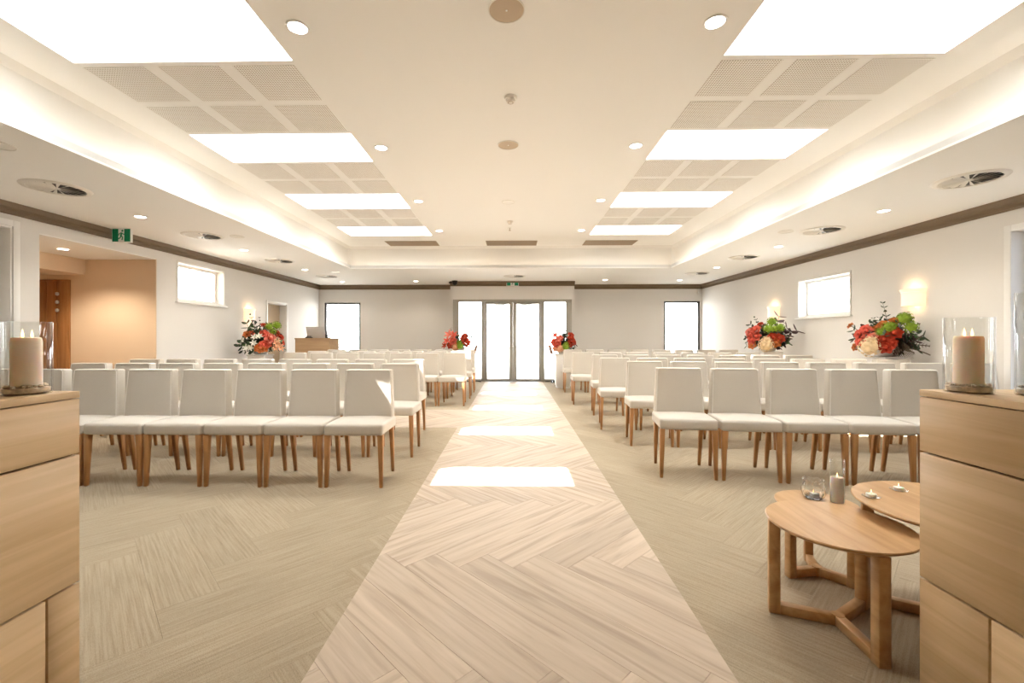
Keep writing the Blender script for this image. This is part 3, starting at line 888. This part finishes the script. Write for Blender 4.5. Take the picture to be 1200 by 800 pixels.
# candles in glass hurricanes
def flame(parent, x, y, z, s=1.0):
    wk = MB().tube([(x, y, z-.002), (x+.001, y, z+.008*s)], .0012, 6).build('wick', 'wick', parent)
    MB().lathe([(0, .004*s), (.0028*s, .008*s), (.0042*s, .013*s), (.0034*s, .020*s), (.0015*s, .028*s), (0, .036*s)], 10, (x, y, z)).build('flame', 'flame', wk, smooth=True)
def vase_mesh(r, h, th, base):
    return MB().lathe([(0, 0), (r*.96, 0), (r, .004), (r, h-.002), (r-th*.4, h), (r-th, h-.002), (r-th, base+.004), (r-th-.006, base), (0, base)], 40)
def hurricane(x, y, r, h, label, cr, ch, fill='pebbles'):
    z = 1.04
    t = thing('glass_hurricane', label, 'vase', (x, y, z), 0, 'glass hurricane vases')
    vase_mesh(r, h, .004, .005).build('vase', 'clear_glass', t, smooth=True)
    random.seed(int(x*1000))
    rr = random.Random(int(x*1000))
    m = MB().lathe([(0, .0056), (r-.0065, .0056), (r-.0055, .009), (r-.0055, .020), (0, .022)], 24)
    for k in range(70):
        a = rr.random()*2*PI; q = (r-.012)*math.sqrt(rr.random()); e = rr.uniform(.0045, .0075)
        px, py, pz = q*math.cos(a), q*math.sin(a), (.024 if q > cr-.004 else .0225)+rr.uniform(0, .004)
        if q < cr+.004: pz = .022
        m.lathe([(0, -e*.7), (e*.8, -e*.4), (e, 0), (e*.75, e*.45), (0, e*.7)], 6, (px, py, pz), sx=rr.uniform(.8, 1.2), sy=rr.uniform(.8, 1.2))
    b = m.build('pebble_bed', fill, t, smooth=True); b['kind'] = 'stuff'
    c = thing('pillar_candle', 'ivory pillar candle burning in the %s' % label.split(' holding')[0], 'candle', (x, y, z+.028), 0, 'pillar candles')
    MB().lathe([(0, 0), (cr, 0), (cr, ch-.012), (cr*.93, ch-.002), (cr*.85, ch), (cr*.7, ch-.006), (0, ch-.008)], 32).build('wax', 'wax', c, smooth=True)
    flame(c, -.013, 0, ch-.007, .95); flame(c, .015, .003, ch-.007, .9)
    lamp('flame_light', 'POINT', c, (0, 0, ch+.03), .09, (1, .6, .28), .0)
    return t
hurricane(-1.535, 1.372, .060, .228, 'glass hurricane on the left credenza holding a lit candle', .0365, .150)
hurricane(1.478, 1.468, .060, .243, 'shorter glass hurricane on the right credenza holding a lit candle', .0365, .155)
hurricane(1.612, 1.375, .062, .318, 'taller glass hurricane at the right photo edge holding a lit candle', .034, .16, 'salt')

# ------------------------------------------------------------------ nesting tables
def coffee_table(x, y, r, h, angs, lr, label, sec=.022, th=.02):
    t = thing('round_coffee_table', label, 'table', (x, y, 0), 0, 'nested oak coffee tables')
    MB().lathe([(0, h-th), (r*.93, h-th), (r*.985, h-th*.55), (r, h-.004), (r-.003, h), (0, h)], 64).build('tabletop', 'oak_table', t, smooth=True)
    for a in angs:
        a = math.radians(a); d = Vector((math.cos(a), math.sin(a))); n2 = Vector((-d.y, d.x))
        def ob(r0, r1, w_, z0, z1):
            p = [d*r0-n2*w_, d*r1-n2*w_, d*r1+n2*w_, d*r0+n2*w_]
            return [(q.x, q.y, z0) for q in p], [(q.x, q.y, z1) for q in p]
        MB().frust(*ob(lr-sec, lr+sec, sec, 0, h-th)).build('leg', 'oak_table', t, bevel=.002, seg=1)
        MB().frust(*ob(.012, lr-sec, sec*.9, .001, .042)).build('stretcher', 'oak_table', t, bevel=.002, seg=1)
        MB().frust(*ob(.0, lr-sec, sec*.8, h-th-.03, h-th)).build('rail', 'oak_table', t, bevel=.002, seg=1)
    MB().lathe([(0, 0), (.026, 0), (.026, .044), (0, .044)], 6).build('base_joint', 'oak_table', t)
    return t
coffee_table(1.38, 1.91, .268, .43, (158, 267, 32), .235, 'round oak coffee table in front, bare topped')
coffee_table(1.89, 1.94, .348, .49, (151, 30, 271), .29, 'tallest round oak coffee table holding two tealights, beside the credenza')
coffee_table(1.56, 2.31, .187, .37, (190, 70, 310), .15, 'smallest low oak coffee table holding the crystal bowl', .019)

# items on the tables
t = thing('crystal_bowl', 'cut crystal votive bowl on the smallest coffee table', 'bowl', (1.585, 2.37, .37))
prof_o = [(0, 0), (.034, 0), (.046, .012), (.056, .035), (.055, .055), (.046, .075), (.044, .085), (.050, .098)]
prof_i = [(.046, .098), (.040, .085), (.042, .074), (.050, .054), (.050, .036), (.040, .016), (0, .012)]
bw = MB(); seg = 40; prof = prof_o+prof_i; vs, fs = [], []
for i in range(seg):
    a = 2*PI*i/seg
    for k, (r_, z_) in enumerate(prof):
        q = 1+(.035*math.cos(10*a) if k < len(prof_o) and 2 <= k <= 5 else 0)
        vs.append((r_*q*math.cos(a), r_*q*math.sin(a), z_+(.004*math.cos(10*a) if k in (7, 8) else 0)))
for i in range(seg):
    for k in range(len(prof)-1): j = (i+1) % seg; n = len(prof); fs.append((i*n+k, j*n+k, j*n+k+1, i*n+k+1))
bw.add(vs, fs); bw.build('bowl', 'crystal', t, smooth=True)
tl = MB().lathe([(0, 0), (.0195, 0), (.0195, .014), (.018, .015), (.0175, .011), (0, .011)], 24).mesh('cup', smooth=True)
def tealight(x, y, z, label, saucer=True):
    t = thing('tealight', label, 'candle', (x, y, z), 0, 'tealight candles')
    if saucer: MB().lathe([(0, 0), (.026, 0), (.036, .005), (.0355, .007), (.025, .003), (0, .003)], 28).build('saucer', 'clear_glass', t, smooth=True)
    zz = .0035 if saucer else 0
    link('cup', tl.copy(), 'tin', t, (0, 0, zz))
    MB().lathe([(0, .009), (.0172, .009), (.0172, .0125), (0, .0125)], 20, (0, 0, zz)).build('wax', 'wax_white', t)
    flame(t, 0, 0, zz+.0125, .62)
tealight(1.585, 2.37, .3825, 'tealight burning inside the cut crystal bowl', False)
tealight(1.63, 2.05, .49, 'tealight on the tallest coffee table nearer the tall glass candle')
tealight(1.83, 2.14, .49, 'tealight on the tallest coffee table nearer the credenza')
t = thing('cylinder_vase', 'tall narrow glass cylinder vase on the smallest coffee table', 'vase', (1.652, 2.292, .37))
vase_mesh(.033, .225, .003, .010).build('vase', 'clear_glass', t, smooth=True)
c = thing('cylinder_candle', 'white candle burning inside the tall narrow cylinder vase', 'candle', (1.652, 2.292, .3808))
MB().lathe([(0, 0), (.0288, 0), (.0288, .122), (.024, .127), (.018, .121), (0, .12)], 28).build('wax', 'wax_white', c, smooth=True)
flame(c, 0, 0, .121, .8)

# ------------------------------------------------------------------ flower arrangements
def fcol(name, col, tr=.0): plain('petal_'+name, col, .6, spec=.2, var=.12, scale=25)
for n_, c_ in (('coral', (.74, .15, .10)), ('pink', (.82, .27, .20)), ('red', (.52, .065, .03)), ('orange', (.62, .20, .06)), ('cream', (.80, .62, .38)), ('white', (.78, .78, .70)), ('green', (.24, .36, .035)), ('peach', (.80, .42, .24))): fcol(n_, c_)
plain('leaf_dark', (.035, .065, .03), .5, var=.2, scale=12)
plain('leaf_mid', (.07, .14, .05), .5, var=.2, scale=12)
plain('leaf_plum', (.07, .035, .035), .5, var=.2, scale=12)
plain('leaf_brown', (.10, .07, .045), .6, var=.2, scale=12)
def petal_grid(m, base, out, up, w_, ln, curl, nu=3, nv=3):
    side = out.cross(up).normalized(); vs = []
    for j in range(nv+1):
        v = j/nv; ww = w_*math.sin(PI*(.18+.72*v))
        p = base+up*ln*v+out*(ln*.5*v*v*curl)
        for i in range(nu+1):
            u = i/nu*2-1
            vs.append(p+side*ww*u-out*(ww*.45*(u*u)))
    m.add(vs, [(j*(nu+1)+i, j*(nu+1)+i+1, (j+1)*(nu+1)+i+1, (j+1)*(nu+1)+i) for j in range(nv) for i in range(nu)])
def rose_mesh(r):
    m = MB()
    m.lathe([(0, -r*.5), (r*.25, -r*.4), (r*.42, 0), (r*.3, r*.35), (0, r*.45)], 8)
    for k in range(4):
        n = 3+k
        for i in range(n):
            a = 2*PI*(i+.37*k)/n; o_ = Vector((math.cos(a), math.sin(a), 0))
            lean = .15+.30*k
            up = (Vector((0, 0, 1))*math.cos(lean)+o_*math.sin(lean)).normalized()
            ou = (o_*math.cos(lean)-Vector((0, 0, 1))*math.sin(lean)).normalized()
            petal_grid(m, o_*r*(.12+.12*k)-Vector((0, 0, r*.4)), ou, up, r*(.30+.09*k), r*(.92-.03*k), .15+.3*k/3)
    return m.mesh('rose', smooth=True)
def cluster_mesh(r, n=46):
    m = MB(); rr = random.Random(3)
    for k in range(n):
        ph = math.acos(1-1.6*(k+.5)/n); th_ = k*2.39996
        d = Vector((math.sin(ph)*math.cos(th_), math.sin(ph)*math.sin(th_), math.cos(ph)))
        u = d.orthogonal().normalized(); w_ = d.cross(u); c0 = d*r*(.86+rr.random()*.14); q = r*.24
        a0 = rr.random()*PI
        vs = [c0]+[c0+q*(math.cos(a0+i*PI/4)*u+math.sin(a0+i*PI/4)*w_)*(1 if i % 2 == 0 else .45)+d*q*.18 for i in range(8)]
        m.add(vs, [(0, i+1, (i+1) % 8+1) for i in range(8)])
    m.lathe([(0, -r*.55), (r*.5, -r*.4), (r*.78, 0), (r*.55, r*.55), (0, r*.78)], 10)
    return m.mesh('hydrangea', smooth=False)
def lily_mesh(r):
    m = MB()
    for i in range(6):
        a = PI/3*i; o_ = Vector((math.cos(a), math.sin(a), 0)); lean = .85
        up = (Vector((0, 0, 1))*math.cos(lean)+o_*math.sin(lean)).normalized()
        ou = (o_*math.cos(lean)-Vector((0, 0, 1))*math.sin(lean)).normalized()
        petal_grid(m, o_*r*.05, ou, up, r*.26, r*1.15, .5)
    for i in range(5):
        a = 2*PI*i/5; m.tube([(0, 0, 0), (r*.12*math.cos(a), r*.12*math.sin(a), r*.5)], r*.03, 4)
    return m.mesh('lily', smooth=True)
def spray_mesh(ln, pairs, lw, ll, droop=.25):
    """a stem along +z with pairs of oval leaves"""
    m = MB(); pts = [Vector((droop*ln*(k/8)**2, 0, ln*k/8)) for k in range(9)]
    m.tube(pts, [.004*(1-k/11) for k in range(9)], 5)
    for k in range(pairs):
        f = .22+.78*k/(pairs-1); p = Vector((droop*ln*f*f, 0, ln*f)); sc = 1-.45*f
        for s in (-1, 1):
            a = k*1.9+(0 if s > 0 else PI); o_ = Vector((math.cos(a), math.sin(a), 0))
            up = (o_*.85+Vector((0, 0, .55))).normalized(); ou = (Vector((0, 0, 1))*.85-o_*.5).normalized()
            petal_grid(m, p, ou, up, lw*sc, ll*sc, -.25, 2, 3)
    return m.mesh('leaf_spray', smooth=True)
def fern_mesh(ln):
    m = MB(); pts = [Vector((.35*ln*(k/8)**2, 0, ln*k/8)) for k in range(9)]
    m.tube(pts, .004, 5)
    for k in range(14):
        f = .12+.86*k/13; p = Vector((.35*ln*f*f, 0, ln*f))
        for s in (-1, 1):
            o_ = Vector((.1, s, .45)).normalized(); ou = Vector((-1, 0, .3)).normalized()
            petal_grid(m, p, ou, o_, .009*(1.2-f), .11*(1.15-f), -.15, 1, 2)
    return m.mesh('fern', smooth=True)
BM = {}
def bloom(kind, colr, r=.055):
    key = (kind, colr)
    if key not in BM:
        me = {'rose': lambda: rose_mesh(.06), 'hydrangea': lambda: cluster_mesh(.075), 'lily': lambda: lily_mesh(.07),
              'eucalyptus_spray': lambda: spray_mesh(.34, 9, .022, .055), 'leaf_spray': lambda: spray_mesh(.24, 6, .030, .10), 'fern_frond': lambda: fern_mesh(.30)}[kind]()
        me.materials.append(MATS[colr]); BM[key] = me
    return BM[key]
def arrangement(x, y, rz, rx, ry, h, spec, label, pot_label, plinth_h, seed, group='flower arrangements', pw=.17):
    rr = random.Random(seed)
    p = thing('plinth', pot_label, 'plinth', (x, y, 0), 0, 'white flower plinths')
    MB().box(-pw, pw, -pw, pw, .05, plinth_h-.03).build('shaft', 'plinth_white', p, bevel=.004)
    MB().box(-pw-.015, pw+.015, -pw-.015, pw+.015, plinth_h-.03, plinth_h).build('cap', 'plinth_white', p, bevel=.004)
    MB().box(-pw+.02, pw-.02, -pw+.02, pw-.02, 0, .05).build('foot', 'plinth_white', p)
    t = thing('flower_arrangement', label, 'flowers', (x, y, plinth_h), rz, group)
    MB().lathe([(0, 0), (.09, 0), (.12, .02), (.155, .085), (.16, .12), (.15, .12), (.145, .09), (.1, .03), (0, .02)], 28).build('bowl', 'pot_stone', t, smooth=True)
    MB().lathe([(0, .03), (.10, .035), (.142, .10), (.12, .15), (0, .17)], 16).build('foam', 'leaf_dark', t, smooth=True)
    base = Vector((0, 0, .12))
    for (kind, colr, u, v, f, s) in spec:
        # u: -1..1 across, v: 0..1 up, f: towards the camera
        u += rr.uniform(-.03, .03); v = max(.07, v+rr.uniform(-.02, .02)); s *= 1.15
        if kind in ('rose', 'hydrangea', 'lily'):
            pos = Vector((u*rx, -f*ry, .09+v*h)); d = (pos-Vector((0, .06, .02))).normalized()
            d = (d+Vector((0, -.55, 0))).normalized()
            o = link(kind, bloom(kind, colr), None, t, pos); o.rotation_mode = 'QUATERNION'
            o.rotation_quaternion = d.to_track_quat('Z', 'Y') @ Matrix.Rotation(rr.random()*6.28, 3, 'Z').to_quaternion()
            o.scale = (s, s, s)
            MB().tube([pos-d*.03*s, base.lerp(pos, .5), base], .004, 5).build('stem', 'leaf_mid', t)
        else:
            tip = Vector((u*rx, -f*ry, .09+v*h)); d = (tip-base)
            L0 = {'eucalyptus_spray': .34, 'leaf_spray': .24, 'fern_frond': .30}[kind]
            o = link(kind, bloom(kind, colr), None, t, base); o.rotation_mode = 'QUATERNION'
            o.rotation_quaternion = d.normalized().to_track_quat('Z', 'Y') @ Matrix.Rotation(rr.random()*6.28, 3, 'Z').to_quaternion()
            k = d.length/L0; o.scale = (s*(.6+.4*k), s*(.6+.4*k), k)
    return t
R, H, LY, EU, LF, FN = 'rose', 'hydrangea', 'lily', 'eucalyptus_spray', 'leaf_spray', 'fern_frond'
def filler(rr, n, cols, f=(-.6, .5), vmax=.75):
    out = []
    for k in range(n):
        a = PI*(k+.5)/n
        out.append((LF, cols[k % len(cols)], math.cos(a)*rr.uniform(.6, .95), .1+abs(math.sin(a))*vmax*rr.uniform(.65, 1), rr.uniform(*f), 1.0))
    return out
q = random.Random(11)
spec_R1 = filler(q, 16, ['leaf_dark', 'leaf_mid', 'leaf_plum']) + filler(q, 10, ['leaf_dark', 'leaf_plum'], (.3, .8), .5) + [
    (EU, 'leaf_dark', -.05, .78, .1, .8), (EU, 'leaf_dark', .12, 1.12, 0, .85), (EU, 'leaf_dark', -.35, .74, .1, .8), (EU, 'leaf_plum', .72, .66, 0, .8), (EU, 'leaf_dark', -.18, .82, .0, .8),
    (FN, 'leaf_brown', .95, .22, .5, 1.3), (FN, 'leaf_brown', .9, .08, .6, 1.3), (FN, 'leaf_brown', .8, .34, .5, 1.3), (FN, 'leaf_brown', .65, .02, .8, 1.3), (FN, 'leaf_brown', .98, .12, .3, 1.2), (FN, 'leaf_brown', .6, .2, .9, 1.2),
    (R, 'petal_coral', -.62, .42, .7, .95), (R, 'petal_coral', -.48, .52, .6, .9), (R, 'petal_coral', -.58, .22, .85, 1.0), (R, 'petal_coral', -.40, .46, .75, .9), (R, 'petal_pink', -.24, .34, .9, .9),
    (R, 'petal_orange', -.20, .54, .6, .8), (R, 'petal_orange', -.95, .62, .2, .6), (R, 'petal_orange', -.02, .64, .5, .75), (R, 'petal_orange', .24, .70, .4, .8), (R, 'petal_orange', -.72, .06, .7, .7),
    (R, 'petal_red', .05, .26, .95, 1.0), (R, 'petal_red', .30, .40, .8, 1.1), (R, 'petal_red', .12, .08, 1.0, 1.1), (R, 'petal_red', -.04, .14, 1.0, .9), (R, 'petal_red', .22, .2, .9, .8),
    (H, 'petal_green', .46, .74, .4, 1.1), (H, 'petal_green', .10, .52, .7, .95), (H, 'petal_green', .64, .54, .5, .95), (H, 'petal_green', -.06, .44, .8, .7), (H, 'petal_green', .22, .58, .6, .7),
    (H, 'petal_cream', -.30, .02, 1.1, 1.5), (H, 'petal_cream', -.24, .20, 1.0, .9)]
spec_R2 = filler(q, 16, ['leaf_dark', 'leaf_mid', 'leaf_plum']) + filler(q, 10, ['leaf_dark', 'leaf_plum'], (.3, .8), .5) + [
    (EU, 'leaf_dark', -.45, 1.05, 0, .8), (EU, 'leaf_plum', .45, .86, 0, .9), (LF, 'leaf_plum', .9, .75, .2, 1.5), (LF, 'leaf_plum', 1.0, .42, .3, 1.5), (LF, 'leaf_plum', .85, .2, .4, 1.4), (LF, 'leaf_plum', .75, .88, .2, 1.4), (LF, 'leaf_dark', -.95, .2, .2, 1.1), (LF, 'leaf_dark', -.9, .7, .2, 1.0), (LF, 'leaf_plum', .7, .05, .5, 1.4),
    (R, 'petal_coral', -.5, .62, .7, 1.2), (R, 'petal_coral', -.66, .42, .7, 1.1), (R, 'petal_coral', -.42, .36, .85, 1.2), (R, 'petal_coral', -.62, .24, .8, 1.1), (R, 'petal_pink', -.76, .55, .5, 1.0), (R, 'petal_orange', -.62, .04, .8, 1.1),
    (R, 'petal_red', .28, .34, .9, 1.2), (R, 'petal_red', .52, .28, .8, 1.2), (R, 'petal_orange', .38, .14, .95, 1.2), (R, 'petal_red', -.3, .8, .3, .7),
    (H, 'petal_green', .2, .86, .4, 1.1), (H, 'petal_green', .04, .62, .7, 1.1), (H, 'petal_green', .55, .64, .6, 1.0), (H, 'petal_green', .3, .62, .7, .8),
    (H, 'petal_cream', .02, .04, 1.1, 1.6), (H, 'petal_cream', .05, .22, 1.05, 1.1)]
spec_L = filler(q, 18, ['leaf_dark', 'leaf_mid']) + filler(q, 10, ['leaf_dark', 'leaf_mid'], (.3, .8), .5) + [
    (EU, 'leaf_plum', -.25, 1.12, 0, .8), (EU, 'leaf_brown', .05, 1.0, 0, .5), (LF, 'leaf_dark', -.75, .8, .2, 1.2), (LF, 'leaf_dark', -.95, .3, .4, 1.3), (LF, 'leaf_dark', -.9, .1, .5, 1.3), (LF, 'leaf_dark', -.7, -.02, .6, 1.2), (LF, 'leaf_dark', -.5, .65, .4, 1.3),
    (R, 'petal_orange', -.62, .5, .7, 1.0), (R, 'petal_coral', -.45, .52, .7, .9), (R, 'petal_coral', .08, .52, .8, 1.1), (R, 'petal_pink', .36, .38, .9, 1.5), (R, 'petal_coral', .2, .2, .95, 1.2), (R, 'petal_coral', .02, .18, 1, 1.0), (R, 'petal_orange', -.12, .04, 1, 1.2), (R, 'petal_orange', .08, .02, 1, 1.1),
    (R, 'petal_red', .78, .42, .6, 1.1), (R, 'petal_red', .88, .25, .5, 1.0), (R, 'petal_red', .12, .78, .4, .8), (R, 'petal_red', .7, .55, .5, .8),
    (LY, 'petal_white', -.3, .38, .9, .8), (LY, 'petal_white', -.35, .22, 1, .8), (LY, 'petal_white', -.62, .06, .9, .9), (LY, 'petal_white', -.5, -.01, .95, .8), (LY, 'petal_white', -.12, .4, .9, .8),
    (H, 'petal_green', .3, .72, .5, 1.0), (H, 'petal_green', .66, .74, .4, 1.1), (H, 'petal_green', .5, .58, .6, .8), (LY, 'petal_peach', .6, .18, .9, 1.1), (LY, 'petal_peach', .78, .05, .8, 1.0), (LY, 'petal_peach', .5, .02, 1, .9), (LY, 'petal_cream', .66, .3, .8, .8)]
spec_D1 = filler(q, 14, ['leaf_dark', 'leaf_mid'], (-.4, .4)) + [(EU, 'leaf_dark', .4, 1.05, 0, .8), (LF, 'leaf_dark', .9, .5, .2, 1.3), (LF, 'leaf_dark', .85, .2, .3, 1.2), (LF, 'leaf_mid', .4, .1, .7, 1.2), (EU, 'leaf_plum', -.75, 1.0, 0, .8),
    (LY, 'petal_pink', -.55, .68, .6, 1.5), (LY, 'petal_coral', -.25, .62, .7, 1.4), (LY, 'petal_coral', -.7, .35, .7, 1.3), (LY, 'petal_red', -.85, .15, .5, 1.1), (R, 'petal_red', -.5, .2, .9, 1.2), (R, 'petal_coral', -.3, .4, .9, 1.2),
    (R, 'petal_red', .45, .5, .8, 1.2), (R, 'petal_red', .62, .3, .8, 1.2), (R, 'petal_red', .55, .66, .6, 1.0), (R, 'petal_orange', -.1, .1, 1, 1.3), (H, 'petal_peach', -.2, .04, 1, .9), (H, 'petal_green', .18, .14, 1, 1.0), (H, 'petal_green', .1, .32, .9, .8)]
spec_D2 = filler(q, 14, ['leaf_dark', 'leaf_plum'], (-.4, .4)) + [(LF, 'leaf_dark', .3, .95, .2, 1.5), (LF, 'leaf_plum', .95, .4, .2, 1.3), (LF, 'leaf_dark', .1, .85, .2, 1.3), (EU, 'leaf_dark', .0, 1.0, 0, .7),
    (LY, 'petal_coral', -.6, .7, .6, 1.3), (LY, 'petal_pink', -.4, .5, .8, 1.3), (R, 'petal_coral', -.7, .4, .7, 1.3), (R, 'petal_coral', -.5, .28, .9, 1.2), (R, 'petal_coral', -.25, .62, .7, 1.1),
    (R, 'petal_red', .6, .6, .7, 1.2), (R, 'petal_red', .75, .4, .6, 1.2), (R, 'petal_red', .5, .3, .8, 1.1), (R, 'petal_red', .68, .78, .4, 1.0), (H, 'petal_green', .1, .15, 1, 1.2), (H, 'petal_green', .25, .3, .9, .8), (H, 'petal_peach', -.3, .05, 1, 1.0), (H, 'petal_peach', -.15, -.08, 1, .8), (R, 'petal_peach', -.6, .1, .8, 1.0)]
arrangement(5.11, 6.15, -.92, .43, .26, .56, spec_R1, 'largest mixed flower arrangement with cream hydrangea under the nearest right sconce', 'white plinth at the right wall nearest the camera', .95, 1)
arrangement(4.96, 8.72, -.65, .40, .26, .56, spec_R2, 'mixed flower arrangement by the right wall under the farther sconce', 'white plinth at the right wall farther from the camera', .94, 2)
arrangement(-5.16, 8.98, .65, .42, .26, .66, spec_L, 'red, white and green flower arrangement against the left wall', 'white plinth at the left wall by the doorway', .86, 3)
arrangement(-1.32, 10.75, 0, .34, .22, .46, spec_D1, 'coral and red flower arrangement left of the entrance doors', 'white plinth left of the entrance doors', .85, 4)
arrangement(1.20, 10.75, 0, .30, .22, .46, spec_D2, 'coral and green flower arrangement right of the entrance doors', 'white plinth right of the entrance doors', .82, 5)

# ------------------------------------------------------------------ reception desk, laptop, stands
t = thing('reception_desk', 'oak reception desk in the far left corner before the tall window', 'desk', (-4.71, 10.62, 0))
MB().box(-.40, .40, -.30, -.28, .02, 1.16).build('front_panel', 'desk_wood', t, bevel=.002)
MB().box(-.40, -.38, -.28, .30, .02, 1.16).build('side_panel', 'desk_wood', t, bevel=.002)
MB().box(.38, .40, -.28, .30, .02, 1.16).build('side_panel', 'desk_wood', t, bevel=.002)
MB().box(-.38, .38, -.28, .28, .72, .75).build('worktop', 'desk_wood', t)
MB().box(-.41, .41, -.31, .31, 1.16, 1.19).build('top', 'desk_wood', t, bevel=.002)
MB().box(-.37, .37, -.26, .28, 0, .02).build('kick_plate', 'dark_frame', t)
t = thing('laptop', 'silver open laptop standing on the reception desk', 'laptop', (-4.71, 10.60, 1.19))
MB().box(-.22, .22, -.02, .26, 0, .018).build('keyboard_base', 'laptop_grey', t, bevel=.003)
MB().frust([(-.22, -.05, .018), (.22, -.05, .018), (.22, -.036, .018), (-.22, -.036, .018)], [(-.22, -.13, .27), (.22, -.13, .27), (.22, -.116, .27), (-.22, -.116, .27)]).build('screen_lid', 'laptop_grey', t, bevel=.003)
t = thing('desk_device', 'small black device on the front of the reception desk', 'device', (-4.81, 10.38, 1.19))
MB().box(-.075, .075, -.04, .04, 0, .022).build('base', 'black', t, bevel=.005)
MB().tube([(.05, 0, .02), (.05, 0, .04), (-.05, 0, .04), (-.05, 0, .02)], .012).build('handset', 'black', t)
t = thing('desk_bottle', 'small black pump bottle beside the laptop on the desk', 'bottle', (-4.42, 10.45, 1.19))
MB().lathe([(0, 0), (.03, 0), (.032, .01), (.032, .09), (.012, .11), (.012, .13), (0, .13)], 16).build('body', 'black', t, smooth=True)
MB().tube([(0, 0, .13), (0, 0, .155), (.03, 0, .155)], .008).build('pump', 'black', t)

def stand(x, y, s, label):
    t = thing('floor_stand', label, 'stand', (x, y, 0), 0, 'slim stands by the doors')
    for k in range(3):
        a = 2*PI*k/3+.4
        MB().tube([(0, 0, .05), (.10*math.cos(a), .10*math.sin(a), .035), (.22*math.cos(a), .22*math.sin(a), .014)], .013, 6).build('foot', 'black', t)
    MB().lathe([(0, .0), (.05, 0), (.05, .05), (.02, .07), (0, .07)], 14).build('hub', 'black', t)
    MB().tube([(0, 0, .06), (0, 0, .80)], .011, 8).build('pole', 'steel', t, smooth=True)
    m = MB(); m.frust([(-s*.02-.04, -.01, .76), (-s*.02+.04, -.01, .76), (-s*.02+.04, .01, .76), (-s*.02-.04, .01, .76)], [(-s*.10-.035, -.06, 1.0), (-s*.10+.035, -.06, 1.0), (-s*.10+.035, -.04, 1.0), (-s*.10-.035, -.04, 1.0)])
    m.build('holder', 'bronze', t, bevel=.004)
stand(1.06, 11.85, 1, 'slim pole stand with bronze holder right of the entrance doors')
stand(-1.06, 11.85, -1, 'slim pole stand with bronze holder left of the entrance doors')

# small wall sensor in the far right corner
t = thing('motion_sensor', 'small white motion sensor high in the far right corner', 'sensor', (XR-.12, YB, 2.52))
MB().box(-.03, .03, -.05, 0, -.06, .06).build('case', 'plastic_white', t, bevel=.008)
MB().lathe([(0, -.03), (.018, -.025), (.02, 0), (0, 0)], 12, (0, -.05, -.01)).build('lens', 'sign_white', t)
